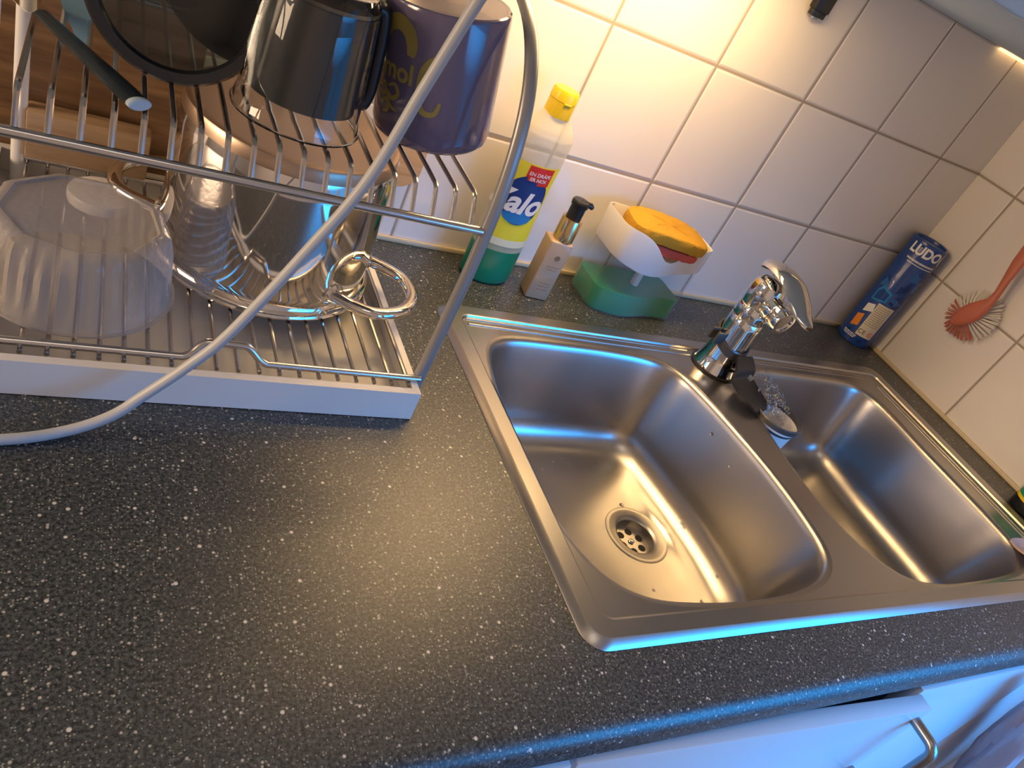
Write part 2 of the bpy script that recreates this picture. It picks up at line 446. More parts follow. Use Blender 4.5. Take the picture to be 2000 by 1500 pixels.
# remaining slabs (behind the nosing strip), leaving the hole for the bowls
HX0, HX1, HY0, HY1 = -0.830, -0.085, -0.528, -0.128
# front strip is rebuilt at the hole's front edge
def pf(x):
    pts = [(HY0, 0.0), (-0.583, 0.0)]
    for k in range(1, 9):
        a = PI/2*k/8; pts.append((-0.583-0.014*math.sin(a), -0.014+0.014*math.cos(a)))
    pts += [(-0.597, -0.024), (-0.594, -0.027), (HY0, -0.027)]
    return [(x, y, z) for y, z in pts]
ct.loft([pf(X0), pf(X1)], True, True, True)
ct.box(X0, HX0, HY0, -0.0005, -0.027, 0.0); ct.box(HX1, X1, HY0, -0.0005, -0.027, 0.0); ct.box(HX0, HX1, HY1, -0.0005, -0.027, 0.0)
wt = ct.build('worktop', 'counter_laminate', angle=25)
tag(wt, 'speckled dark grey laminate worktop with rounded front edge running along the tiles', 'worktop')

# ---------------------------------------------------------------- base cabinets
def base_cabinet(x0, x1, label):
    t = thing('base_cabinet', label, 'cabinet', ((x0+x1)/2, -0.30, FL))
    b = MB()
    b.box(x0, x0+.016, -0.575, -0.02, FL+.10, -0.028); b.box(x1-.016, x1, -0.575, -0.02, FL+.10, -0.028)
    b.box(x0+.016, x1-.016, -0.575, -0.02, FL+.10, FL+.116); b.box(x0+.016, x1-.016, -0.03, -0.02, FL+.116, -0.028)
    b.box(x0, x1, -0.52, -0.50, FL, FL+.10)
    b.build('body', 'cabinet_white', t, smooth=False)
    return t
cabs = [base_cabinet(-1.262, -0.864, 'white base cabinet under the drying rack with its door shut'),
        base_cabinet(-0.862, -0.002, 'white base cabinet under the sink, its left door standing slightly ajar')]
def door(parent, x0, x1, ang, handle_x, name='door'):
    """door hinged at x0; panel between y -0.596 and -0.577"""
    b = MB(); b.box(x0, x1, -0.598, -0.582, FL+.11, -0.034, 0.0010, 2)
    piv = Vector((x0, -0.582, 0)); M = Matrix.Translation(piv) @ Matrix.Rotation(ang, 4, 'Z') @ Matrix.Translation(-piv)
    b.xform(M); d = b.build(name, 'cabinet_white', parent, angle=30)
    if handle_x is None: return d
    h = MB(); zt, L, dep = -0.0500, 0.096, 0.030
    hy = -0.598
    pts = [(handle_x, hy+.001, zt), (handle_x, hy-dep+.010, zt)]
    for k in range(1, 5):
        a = PI/2*k/4; pts.append((handle_x, hy-dep+.010-.010*math.sin(a), zt-.010+.010*math.cos(a)))
    q = [(p[0], p[1], 2*(zt-L/2)-p[2]) for p in reversed(pts)]
    h.tube(pts+q, 0.0052, 12); h.xform(M)
    h.build('handle', 'handle_steel', d)
    return d
door(cabs[0], -1.260, -0.866, 0.0, -0.905)
door(cabs[1], -0.860, -0.464, math.radians(-2.6), -0.474)
door(cabs[1], -0.458, -0.206, 0.0, None)
MB().box(-0.203, -0.003, -0.594, -0.578, FL+.11, -0.034, 0.0010, 2).build('filler_panel', 'cabinet_white', cabs[1])

# ---------------------------------------------------------------- wall cabinet + lamps
t = thing('wall_cabinet', 'grey-white wall cabinet above the tiles, its underside at the top right corner', 'cabinet', (-0.95, -0.19, 0.455))
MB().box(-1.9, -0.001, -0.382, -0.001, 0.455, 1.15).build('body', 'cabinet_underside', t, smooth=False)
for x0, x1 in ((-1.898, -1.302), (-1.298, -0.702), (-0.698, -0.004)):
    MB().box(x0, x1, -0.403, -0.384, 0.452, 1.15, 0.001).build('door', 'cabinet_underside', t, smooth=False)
t = thing('under_cabinet_lamp', 'warm under-cabinet lamp fixed above the drying rack', 'lamp', (-0.7175, -0.110, 0.455))
MB().box(-0.885, -0.550, -0.140, -0.080, 0.437, 0.4549, 0.003).build('housing', 'lamp_housing', t)
MB().box(-0.880, -0.555, -0.135, -0.085, 0.4345, 0.4368).build('diffuser', 'lamp_glow', t, smooth=False)
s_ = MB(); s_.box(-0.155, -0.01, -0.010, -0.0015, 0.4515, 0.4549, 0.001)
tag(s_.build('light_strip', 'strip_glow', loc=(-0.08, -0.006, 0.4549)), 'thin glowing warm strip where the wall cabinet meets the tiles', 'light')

# black clip hanging under the cabinet
t = thing('hanging_clip', 'black plastic clip hanging in front of the glowing tiles', 'clip', (-0.476, -0.008, 0.455))
b = MB(); b.box(-0.4885, -0.4645, -0.014, -0.003, 0.398, 0.4549, 0.0015); b.box(-0.4865, -0.4665, -0.013, -0.004, 0.3915, 0.399, 0.001)
b.build('body', 'black_plastic', t)
MB().box(-0.4815, -0.4735, -0.011, -0.006, 0.3885, 0.392, 0.0008).build('tip', 'brushed_grey', t, label='small grey metal tip')

# ================================================================ SINK
SX0, SX1, SY0, SY1 = -0.842, -0.070, -0.538, -0.117
sink = thing('kitchen_sink', 'stainless steel inset sink with two rounded bowls', 'sink', (-0.456, -0.33, 0.0))
bowl1 = [(-0.690, -0.165), (-0.755, -0.1665), (-0.785, -0.176), (-0.801, -0.196), (-0.811, -0.235), (-0.817, -0.285), (-0.8205, -0.335), (-0.8195, -0.385),
         (-0.813, -0.432), (-0.795, -0.474), (-0.760, -0.499), (-0.700, -0.508), (-0.635, -0.509), (-0.575, -0.503), (-0.532, -0.487), (-0.509, -0.460),
         (-0.5015, -0.410), (-0.502, -0.350), (-0.509, -0.290), (-0.519, -0.235), (-0.532, -0.195), (-0.560, -0.173), (-0.620, -0.1655)]
bowl2 = [(-0.310, -0.165), (-0.375, -0.166), (-0.412, -0.180), (-0.433, -0.212), (-0.446, -0.262), (-0.455, -0.320), (-0.459, -0.375), (-0.455, -0.425),
         (-0.441, -0.466), (-0.412, -0.498), (-0.365, -0.510), (-0.300, -0.511), (-0.235, -0.508), (-0.182, -0.499), (-0.150, -0.470), (-0.1445, -0.430),
         (-0.1445, -0.370), (-0.146, -0.300), (-0.1435, -0.235), (-0.148, -0.195), (-0.165, -0.174), (-0.200, -0.166), (-0.250, -0.165)]
DZ = 0.0030
sk = MB(); bm = sk.bm
# outer border: lip, flat band, step, plateau
prev = None
for ins, z in ((0.0, 0.0004), (0.0008, 0.0014), (0.0060, 0.0054), (0.0072, 0.0060), (0.0215, 0.0060), (0.0225, 0.0056), (0.0236, 0.0034), (0.0250, DZ)):
    r = max(0.004, 0.020-ins*0.35)
    ring = [bm.verts.new((x, y, z)) for x, y in rrect(SX0+ins, SX1-ins, SY0+ins, SY1-ins, r, 8)]
    if prev:
        n = len(ring)
        for i in range(n): bm.faces.new((prev[i], prev[(i+1) % n], ring[(i+1) % n], ring[i]))
    prev = ring
outer_edges = [e for e in bm.edges if e.verts[0] in set(prev) and e.verts[1] in set(prev)]
def bowl(ctrl, cx, cy, ax, ay, drx, dry):
    P = spline([(x, y, 0) for x, y in ctrl], 6, True)
    rings = []; 
    steps = [(-0.004, DZ), (-0.001, DZ-0.0004), (0.0015, DZ-0.0020), (0.0032, DZ-0.005), (0.0045, DZ-0.010)]
    for k in range(1, 9): steps.append((0.0045+0.016*k/8, DZ-0.010-0.082*k/8))
    R = 0.034                                     # fillet to the floor
    for k in range(1, 9):
        a = PI/2*k/8; steps.append((0.0205+R*(1-math.cos(a)), DZ-0.092-R*1.06*math.sin(a)))
    for d, z in steps:
        rings.append([Vector((cx+(p.x-cx)*(1-d/ax), cy+(p.y-cy)*(1-d/ay), z)) for p in P])
    base = rings[-1]; zb = steps[-1][1]
    for f in (0.25, 0.5, 0.75, 0.92, 1.0):       # floor falling to the drain
        rr = 0.0365
        ring = []
        for p in base:
            d = Vector((p.x-drx, p.y-dry, 0)); e = d.normalized()*rr
            q = Vector((drx+d.x*(1-f)+e.x*f, dry+d.y*(1-f)+e.y*f, zb-0.0045*f)); ring.append(q)
        rings.append(ring)
    V = [[bm.verts.new(p) for p in r] for r in rings]; n = len(V[0])
    for a, b_ in zip(V, V[1:]):
        for i in range(n): bm.faces.new((a[i], b_[i], b_[(i+1) % n], a[(i+1) % n]))
    s0 = set(V[0])
    return [e for e in bm.edges if e.verts[0] in s0 and e.verts[1] in s0], rings[-1][0].z
e1, zd = bowl(bowl1, -0.660, -0.337, 0.160, 0.172, -0.5995, -0.335)
e2, zd2 = bowl(bowl2, -0.302, -0.337, 0.157, 0.172, -0.355, -0.335)
bmesh.ops.triangle_fill(bm, use_beauty=True, use_dissolve=False, edges=outer_edges+e1+e2)
for f in bm.faces: f.smooth = True
so = sk.build('basin', 'sink_steel', sink, angle=28)
for p_ in so.data.polygons:
    if all(abs(so.data.vertices[v_].co.z-DZ) < 1e-6 for v_ in p_.vertices) or all(abs(so.data.vertices[v_].co.z-0.0060) < 1e-6 for v_ in p_.vertices): p_.use_smooth = False
# rear groove pressed into the deck, as a raised bead pair
b = MB()
for y in (-0.1435, -0.1530):
    b.tube([(-0.812, y, DZ-0.0004), (-0.640, y, DZ-0.0004), (-0.49, y, DZ-0.0004)], 0.0019, 10)
for x in (-0.1035, -0.1115):
    b.tube([(x, -0.170, DZ-0.0004), (x, -0.300, DZ-0.0004), (x, -0.470, DZ-0.0004)], 0.0019, 10)
for y in (-0.1455, -0.1515):
    b.tube([(-0.43, y, DZ-0.0004), (-0.2, y, DZ-0.0004), (-0.125, y, DZ-0.0004)], 0.0012, 8)
b.build('pressed_bead', 'sink_steel', sink)
def drain(cx, cy, z):
    d = MB(); d.lathe([(0.0405, z-0.0012), (0.0400, z+0.0008), (0.0375, z+0.0012), (0.035, z+0.0008), (0.029, z-0.0005), (0.0255, z-0.0015), (0.0240, z-0.003), (0.0235, z-0.013), (0.0, z-0.013)], (cx, cy, 0), 48, False, False)
    dr = d.build('drain', 'sink_steel', sink)
    for k in range(6):
        a = 2*PI*k/6+0.3; r = 0.0142
        h = MB(); h.lathe([(0.0047, z-0.0129), (0.0047, z-0.0126)], (cx+r*math.cos(a), cy+r*math.sin(a), 0), 20)
        h.build('drain_hole', 'rust_hole' if k == 3 else 'dark_hole', dr)
    h = MB(); h.lathe([(0.0030, z-0.0129), (0.0036, z-0.0115), (0.0020, z-0.0108)], (cx, cy, 0), 16); h.build('drain_screw', 'chrome', dr)
drain(-0.5995, -0.335, zd); drain(-0.355, -0.335, zd2)


# water drops lying in the left bowl
from mathutils.bvhtree import BVHTree
bvh = BVHTree.FromPolygons([v.co + WORLD_ORG['kitchen_sink'] for v in so.data.vertices], [tuple(p_.vertices) for p_ in so.data.polygons])
rd = random.Random(11)
for dx, dy in ((-0.5139, -0.3178), (-0.5355, -0.3307), (-0.5357, -0.336), (-0.5283, -0.3646), (-0.5186, -0.2746), (-0.5308, -0.2805), (-0.506, -0.2952), (-0.5331, -0.4069), (-0.5977, -0.2913), (-0.6024, -0.2256), (-0.648, -0.231), (-0.671, -0.228), (-0.655, -0.222), (-0.69, -0.24), (-0.62, -0.41), (-0.565, -0.43)):
    h_ = bvh.ray_cast(Vector((dx, dy, 0.05)), Vector((0, 0, -1)))
    r_ = rd.uniform(.0014, .0028)
    b = MB(); b.ball(h_[0]+Vector((0, 0, r_*.12)), (r_, r_*rd.uniform(.7, 1.0), r_*.42), 16, 8, h_[1].to_track_quat('Z', 'Y').to_matrix() if h_[1].z > 0 else (-h_[1]).to_track_quat('Z', 'Y').to_matrix())
    tag(b.build('water_drop', 'water', loc=h_[0]), 'small clear water drop lying on the steel of the left sink bowl', 'water drop', 'water drops in the left bowl')

# ================================================================ FAUCET
FX, FY = -0.462, -0.172
t = thing('mixer_faucet', 'chrome single-lever mixer faucet standing between the two bowls', 'faucet', (FX, FY, DZ))
b = MB(); b.lathe([(0.0285, DZ), (0.0290, DZ+.003), (0.0275, DZ+.006), (0.0240, DZ+.022), (0.0225, DZ+.040), (0.0215, DZ+.070), (0.0215, DZ+.0795), (0.0208, DZ+.0805), (0.0215, DZ+.0815), (0.0215, DZ+.098), (0.0208, DZ+.099), (0.0215, DZ+.100), (0.0215, DZ+.122), (0.0195, DZ+.131), (0.012, DZ+.137), (0.0, DZ+.138)], (FX, FY, 0), 48, True, False)
b.build('body', 'chrome', t)
MB().lathe([(0.031, DZ-.0004), (0.0315, DZ+.002), (0.028, DZ+.0035)], (FX, FY, 0), 48).build('base_ring', 'black_plastic', t, label='black rubber base ring')
# short fat spout pointing to the room
dirv = Vector((0.10, -1.0, -0.10)).normalized()
Mz = dirv.to_track_quat('Z', 'Y').to_matrix()
b = MB(); b.lathe([(0.0160, 0.0), (0.0160, 0.026), (0.0153, 0.0275), (0.0153, 0.029)], (FX, FY, DZ+.111), 36, True, True, Mz); b.build('spout', 'chrome', t)
b = MB(); b.lathe([(0.0153, 0.029), (0.0165, 0.030), (0.0165, 0.043), (0.0153, 0.046), (0.0120, 0.0462), (0.0115, 0.044), (0.0, 0.044)], (FX, FY, DZ+.111), 36, True, False, Mz); b.build('aerator', 'chrome', t)
# lever: a tapering domed tongue
rings = []
for k in range(15):
    f = k/14; y = FY+0.020-0.097*f
    zc = DZ+.139+0.012*math.sin(PI*min(1, f*1.05+0.12))-0.016*f*f
    hw = 0.0215*math.sin(PI*(0.14+0.86*(f**0.85)*0.93))**0.55 if f < 0.995 else 0.004
    hw = max(hw, 0.006); th = 0.0105*(1-0.55*f)
    ring = []
    for j in range(20):
        a = 2*PI*j/20; cz = math.sin(a)
        ring.append((FX+0.004*f+hw*math.cos(a), y, zc+(th*cz if cz > 0 else th*0.45*cz)))
    rings.append(ring)
b = MB(); b.loft(rings); b.build('lever', 'chrome', t)
b = MB(); b.tube([(FX+.010, FY-.012, DZ+.018), (FX+.019, FY-.036, DZ+.016)], 0.0062, 16); b.tube([(FX+.019, FY-.036, DZ+.016), (FX+.0225, FY-.045, DZ+.015)], 0.0078, 6)
b.build('side_valve', 'chrome', t)

# brush-cup holder strapped to the faucet
t = thing('scourer_holder', 'white cup with dark rim hanging in the right bowl, strapped to the faucet', 'holder', (-0.4195, -0.2665, -0.05))
def strap_ring(z, r, hw, th):
    q = MB(); rr = []
    for k in range(41):
        a = 2*PI*k/40; tilt = 0.10*math.cos(a)*0.0
        c = Vector((FX+r*math.cos(a), FY+r*math.sin(a), z + 0.010*math.sin(a)))
        n = Vector((math.cos(a), math.sin(a), 0))
        rr.append([c-Vector((0, 0, hw)), c+n*th-Vector((0, 0, hw)), c+n*th+Vector((0, 0, hw)), c+Vector((0, 0, hw))])
    q.loft(rr, True, False, False); return q
q = strap_ring(DZ+.045, 0.0232, 0.0055, 0.0022)
q.box(FX-.036, FX-.022, FY+.004, FY+.008, DZ+.040, DZ+.056, 0.001); q.box(FX-.036, FX-.022, FY-.008, FY-.004, DZ+.040, DZ+.056, 0.001)
q.build('strap', 'dark_grey_plastic', t)
rings = []
armp = spline([(FX+.006, FY-.0255, DZ+.040), (FX+.008, FY-.038, DZ+.028), (-0.4560, -0.216, DZ+.018), (-0.4520, -0.235, DZ+.012), (-0.4470, -0.2520, 0.0115), (-0.4430, -0.2580, 0.0060)], 5)
for i, p in enumerate(armp):
    f = i/(len(armp)-1); hw = 0.014+0.009*math.sin(PI*f)
    tt = (armp[min(i+1, len(armp)-1)]-armp[max(0, i-1)]).normalized(); sd = Vector((0.97, 0.10+.35*f, 0)).normalized()
    nn = tt.cross(sd).normalized()*0.0016
    rings.append([p-sd*hw-nn, p+sd*hw-nn, p+sd*hw+nn, p-sd*hw+nn])
b = MB(); b.loft(rings); b.build('arm', 'black_plastic', t)
b = MB(); b.lathe([(0.0, -0.078), (0.020, -0.078), (0.022, -0.075), (0.0272, -0.002), (0.0285, 0.0035), (0.0285, 0.004), (0.0270, 0.004), (0.0215, -0.072), (0.0, -0.072)], (-0.4195, -0.2665, 0), 40, False, False); b.build('cup', 'white_plastic', t)
b = MB(); b.lathe([(0.0287, 0.0032), (0.0305, 0.0035), (0.0312, 0.0100), (0.0300, 0.0112), (0.0285, 0.0105), (0.0272, -0.004)], (-0.4195, -0.2665, 0), 40, False, False); b.build('rim', 'dark_grey_plastic', t)

# steel wool scourer: countless curls, one object
b = MB()
for k in range(150):
    a, u, r_ = random.uniform(0, 2*PI), random.gauss(0, 0.42), random.random()**.5
    c = Vector((-0.4215, -0.240, 0.0185)) + Vector((0.002, 0.034, 0.006))*max(-1, min(1, u)) + Vector((0.014*r_*math.cos(a), 0.006*math.sin(a), 0.012*r_*math.sin(a)))
    ax = Vector((random.gauss(0, 1), random.gauss(0, 1), random.gauss(0, 1))).normalized()
    s1 = ax.orthogonal().normalized(); s2 = ax.cross(s1); R = random.uniform(.0016, .0030)
    pts = [c + s1*R*math.cos(x*1.1)+s2*R*math.sin(x*1.1)+ax*(x-4)*0.0007 for x in range(9)]
    b.tube(pts, 0.00030, 4, cap=False)
tag(b.build('steel_scourer', 'scourer_wire', loc=(-0.4225, -0.236, 0.0)), 'curly stainless steel scourer sticking out of the white holder cup', 'scourer', kind='stuff')

# ================================================================ DISH RACK
RL, RRX = -1.229, -0.912
t = thing('dish_rack', 'two-tier steel dish drying rack with grey arched end frames and a white tray', 'dish rack', (-1.07, -0.16, 0.0))
# tray
b = MB(); TX0, TX1, TY0, TY1, TH = -1.248, -0.9185, -0.3050, -0.0130, 0.0300
w_ = 0.0014
b.box(TX0, TX1, TY0, TY0+w_, 0.0008, TH); b.box(TX0, TX1, TY1-w_, TY1, 0.0008, TH)
b.box(TX0, TX0+w_, TY0+w_, TY1-w_, 0.0008, TH); b.box(TX1-w_, TX1, TY0+w_, TY1-w_, 0.0008, TH)
b.box(TX0+w_, TX1-w_, TY0+w_, TY1-w_, 0.0030, 0.0045)
b.box(TX0+w_, TX1-w_, TY0+w_, TY0+.007, TH-.0012, TH); b.box(TX0+w_, TX1-w_, TY1-.007, TY1-w_, TH-.0012, TH)
b.box(TX1-.006, TX1-w_, TY0+.007, TY1-.007, TH-.0012, TH); b.box(TX0+w_, TX0+.006, TY0+.007, TY1-.007, TH-.0012, TH)
tr = b.build('tray', 'tray_white', t, smooth=False)
# lower grid
ZR = 0.0325
b = MB()
fr = [(RL+.005, -0.2875, ZR)]
bump_ = [(-1.106, 0), (-1.100, .003), (-1.093, .0105), (-1.087, .0125), (-1.066, .0125), (-1.059, .0105), (-1.051, .003), (-1.045, 0)]
fr += [(x, -0.2875+dz*0.35, ZR+dz) for x, dz in bump_] + [(RRX-.004, -0.2875, ZR)]
fr2 = [Vector(fr[0])]+spline(fr[1:-1], 4)+[Vector(fr[-1])]
b.tube(fr2, 0.0030, 12)
lg = b.build('lower_rail', 'wire_steel', t)
MB().tube([(RL+.005, -0.0350, ZR), (RRX-.004, -0.0350, ZR)], 0.0030, 12).build('lower_rail', 'wire_steel', t)
NL = 20
for k in range(NL):
    x = -0.9262-0.01555*k
    MB().tube([(x, -0.2935, ZR-.0042), (x, -0.16, ZR-.0042), (x, -0.030, ZR-.0042)], 0.0017, 8).build('wire', 'wire_steel', lg)
# upper shelf
ZU = 0.1790
b = MB(); b.tube([(RL+.005, -0.2825, ZU), (RRX-.004, -0.2825, ZU)], 0.0034, 14); MB().tube([(RL+.005, -0.046, ZU+.0175), (RRX-.004, -0.046, ZU+.0175)], 0.0034, 14).build('upper_rail', 'wire_steel', t)
ug = b.build('upper_rail', 'wire_steel', t)
for k in range(19):
    x = -0.9262-0.01605*k
    P = [(x, -0.2815, ZU), (x, -0.2760, ZU+.0100), (x, -0.2705, ZU+.0185), (x, -0.2680, ZU+.0212), (x, -0.2640, ZU+.0222), (x, -0.2580, ZU+.0222), (x, -0.15, ZU+.0222), (x, -0.042, ZU+.0222)]
    MB().tube(P, 0.0019, 8).build('wire', 'wire_steel', ug)
# arched end frames
def arch(x, mat):
    P = [(x, -0.2765, 0.0048), (x, -0.2795, 0.060), (x, -0.2815, 0.110), (x, -0.2820, 0.160), (x, -0.2785, 0.215), (x, -0.2660, 0.262), (x, -0.2430, 0.296), (x, -0.2080, 0.319),
         (x, -0.158, 0.3300), (x, -0.108, 0.319), (x, -0.073, 0.296), (x, -0.050, 0.262), (x, -0.038, 0.215), (x, -0.034, 0.160), (x, -0.033, 0.080), (x, -0.032, 0.0048)]
    MB().tube(spline(P, 5), 0.0056, 16, ry=0.0042, up=(1, 0, 0)).build('end_frame', mat, t)
arch(RRX, 'frame_grey'); arch(RL, 'frame_white')

# ================================================================ ON THE LOWER RACK
ZL = ZR-.0042+.0017          # top of the lower wires
PX, PY = -1.0305, -0.130
t = thing('cooking_pot', 'polished steel pot lying upside down on the lower rack', 'pot', (PX, PY, ZL))
b = MB(); z0 = ZL+.0004
b.lathe([(0.0900, z0+.008), (0.0940, z0+.0025), (0.0955, z0+.0008), (0.0970, z0+.0018), (0.0975, z0+.0035), (0.0968, z0+.0052), (0.0945, z0+.0066), (0.0925, z0+.0110), (0.0915, z0+.018), (0.0908, z0+.060), (0.0905, z0+.110), (0.0895, z0+.121), (0.0880, z0+.1265)], (PX, PY, 0), 96, False, False)
b.build('body', 'pot_steel', t)
b = MB(); b.lathe([(0.0880, z0+.1265), (0.0878, z0+.1350), (0.0865, z0+.1372), (0.0820, z0+.1378), (0.0780, z0+.1366), (0.0, z0+.1366)], (PX, PY, 0), 96, False, False)
b.build('base', 'pot_base_steel', t, label='brownish flat base disc')
for ang in (-34, 146):
    a0 = math.radians(ang); zz = z0+.023
    def pp(da, r, dz=0): a = a0+math.radians(da); return (PX+r*math.cos(a), PY+r*math.sin(a), zz+dz)
    b = MB(); b.tube(spline([pp(27, .0905), pp(25, .099), pp(22, .112), pp(17, .128), pp(8, .1385), pp(0, .1415), pp(-8, .1385), pp(-17, .128), pp(-22, .112), pp(-25, .099), pp(-27, .0905)], 5), 0.0052, 14, ry=0.0062)
    h = b.build('handle', 'pot_steel', t)
    for s in (-1, 1):
        c = Vector(pp(26*s, .0925)); n = Vector((math.cos(a0+math.radians(26*s)), math.sin(a0+math.radians(26*s)), 0))
        b = MB(); b.lathe([(0.0105, -0.0016), (0.0105, 0.0), (0.008, 0.0022), (0.0, 0.0026)], c, 20, True, False, n.to_track_quat('Z', 'Y').to_matrix()); b.build('handle_bracket', 'pot_steel', h)

# upside-down clear plastic tub
TX, TY = -1.1765, -0.2085
t = thing('plastic_tub', 'clear ribbed plastic tub turned upside down beside the pot', 'tub', (TX, TY, ZL))
def tub_ring(r, z, amp, n=144, oct_=0.0):
    out = []
    for k in range(n):
        a = 2*PI*k/n
        x_ = ((a+0.2) % (2*PI/9))-PI/9
        rr = r + amp*math.cos(36*a) - oct_*r*(1-math.cos(PI/9)/math.cos(x_))
        out.append((TX+rr*math.cos(a), TY+rr*math.sin(a), z))
    return out
z0 = ZL+.0004
def tub_profile(o):
    return [tub_ring(.0655-o, z0+.0022, 0), tub_ring(.0645-o, z0+.004, 0.0), tub_ring(.0640-o, z0+.010, .0003), tub_ring(.0632-o, z0+.014, .0010),
            tub_ring(.0615-o, z0+.036, .0011), tub_ring(.0600-o, z0+.050, .0010, oct_=.5), tub_ring(.0585-o, z0+.0570-o*.3, .0003, oct_=.9), tub_ring(.0545-o, z0+.0600-o, 0, oct_=1.0), tub_ring(.0510-o, z0+.0602-o, 0, oct_=1.0), tub_ring(.0490-o, z0+.0585-o, 0, oct_=.8)]
b = MB(); b.loft(tub_profile(0.0), True, False, True)
b.build('body', 'tub_clear', t)
b = MB(); b.lathe([(.0655, z0+.0022), (.0660, z0+.0001), (.0675, z0+.0001), (.0680, z0+.0010), (.0680, z0+.0024), (.0655, z0+.0026)], (TX, TY, 0), 72, False, False); b.build('rim', 'tub_clear', t)

# small white lid leaning behind the tub
b = MB(); Mt = Matrix.Rotation(math.radians(8), 3, 'X')
b.lathe([(0.0, -0.001), (0.024, -0.001), (0.0265, 0.0), (0.027, 0.002), (0.027, 0.0075), (0.0262, 0.009), (0.024, 0.0098), (0.0, 0.0098)], (-1.163, -0.086, ZL+.0018), 40, False, False)
tag(b.build('white_lid', 'white_plastic', loc=(-1.163, -0.086, ZL)), 'small round white plastic lid lying behind the clear tub', 'lid')

# ---------------------------------------------------------------- boards behind the rack
b = MB(); b.box(-1.46, -1.092, -0.0115, -0.0025, 0.0002, 0.335, 0.003)
tag(b.build('cutting_board', 'board_wood', loc=(-1.3, -0.006, 0)), 'tall brown wooden cutting board standing against the tiles behind the rack', 'cutting board')
b = MB(); b.box(-1.224, -1.1285, -0.0425, -0.0200, ZR+.0032, 0.0795, 0.002)
b.xform(Matrix.Identity(4))
tag(b.build('wooden_block', 'block_wood', loc=(-1.18, -0.03, ZR+.0032)), 'low pale wooden board standing on edge at the back of the lower rack', 'board')

# wooden spoon hanging behind the mug
t = thing('wooden_spatula', 'wooden spatula end leaning on the tiles below the blue mug', 'spatula', (-0.885, -0.012, 0.075))
ol = []
for k in range(25):
    a = PI + PI*k/24; ol.append((-0.884+0.0210*math.cos(a), 0.0985+0.0235*math.sin(a)))
ol += [(-0.8645, 0.16), (-0.872, 0.22), (-0.888, 0.22), (-0.9040, 0.16)]
b = MB()
b.prism(ol, 0, 0.006, 0.0015)
b.xform(Matrix(((1, 0, 0, 0), (0, 0, -1, -0.0080), (0, 1, 0, 0), (0, 0, 0, 1))))
b.build('blade', 'spoon_wood', t)
b = MB(); b.tube([(-0.8975+.0065*math.cos(a), -0.0142, 0.1000+.0065*math.sin(a)) for a in [2*PI*k/24 for k in range(25)]], 0.0016, 8, cap=False); b.build('hole_ring', 'white_plastic', t, label='white ring round the hanging hole')
b = MB(); b.lathe([(0.0052, 0), (0.0052, 0.0004)], (-0.8975, -0.0142, 0.1000), 20, True, True, Matrix.Rotation(PI/2, 3, 'X')); b.build('hanging_hole', 'dark_hole', t)

# ================================================================ ON THE UPPER SHELF
ZS = ZU+.0222+.0019+.0003
# blue mug, leaning left
MX, MY, MR, MH = -0.9455, -0.1950, 0.0460, 0.101
t = thing('blue_mug', 'tall violet-blue mug with yellow lettering on the upper shelf', 'mug', (MX-MR*.7, MY, ZS))
b = MB(); z0 = ZS
b.lathe([(0.0, z0), (MR-.010, z0), (MR-.005, z0+.0012), (MR-.0016, z0+.0045), (MR-.0003, z0+.010), (MR, z0+.03), (MR, z0+MH-.003), (MR-.0008, z0+MH-.0008), (MR-.0022, z0+MH)], (MX, MY, 0), 72, False, False)
body = b.build('body', 'mug_glaze', t)
b = MB(); b.lathe([(MR-.0022, z0+MH), (MR-.0036, z0+MH-.0012), (MR-.0042, z0+MH-.006), (MR-.0044, z0+MH-.014), (MR-.010, z0+MH-.020), (0.0, z0+MH-.0215)], (MX, MY, 0), 72, False, False); b.build('inside', 'mug_inside', t, label='pale pink inside')
b = MB(); a0 = math.radians(75)
def hp(r, z): return (MX+r*math.cos(a0), MY+r*math.sin(a0), z0+z)
b.tube(spline([hp(MR-.001, .082), hp(MR+.014, .086), hp(MR+.024, .072), hp(MR+.025, .050), hp(MR+.016, .030), hp(MR-.001, .024)], 5), 0.0048, 12, ry=0.0065); b.build('handle', 'mug_glaze', t)
TH0 = math.radians(-23)
def onmug(bm_, th, z): wrap_cyl(bm_, MX, MY, MR, math.radians(th), z0+z, 0.0003)
pr_ = []
q = stroke([(-0.0140, -0.0085), (-0.0125, 0.0005), (-0.0080, 0.0085), (0.0010, 0.0115), (0.0090, 0.0075), (0.0125, -0.0010), (0.0120, -0.0080)], 0.0105); onmug(q, -61, .076); pr_.append(q)
q = text_mesh('mol', 0.0195, 0, 0.0006, 0.95); onmug(q, -58, .0550); pr_.append(q)
q = stroke([(0.0125, 0.0200), (0.0050, 0.0215), (-0.0020, 0.0140), (-0.0040, 0.0030), (-0.0035, -0.0090), (0.0010, -0.0170), (0.0090, -0.0165), (0.0120, -0.0080)], 0.0048); onmug(q, -29, .050); pr_.append(q)
q = stroke([(-0.0150, 0.0060), (-0.0080, 0.0090), (-0.0060, 0.0030), (-0.0110, 0.0000), (-0.0150, 0.0040)], 0.0030); onmug(q, -62, .034); pr_.append(q)
q = stroke([(-0.0040, 0.0080), (0.0030, 0.0110), (0.0065, 0.0050), (0.0010, 0.0005), (-0.0040, 0.0040), (0.0000, -0.0050), (0.0070, -0.0070)], 0.0032); onmug(q, -62, .034); pr_.append(q)
q = stroke([(-0.0100, -0.0060), (-0.0040, -0.0020), (-0.0020, -0.0090), (-0.0070, -0.0120)], 0.0030); onmug(q, -62, .034); pr_.append(q)
for q in pr_: bm_obj(q, 'lettering', 'mug_print', body, 'dull yellow print')
t.rotation_euler = (0, math.radians(-11.5), 0)

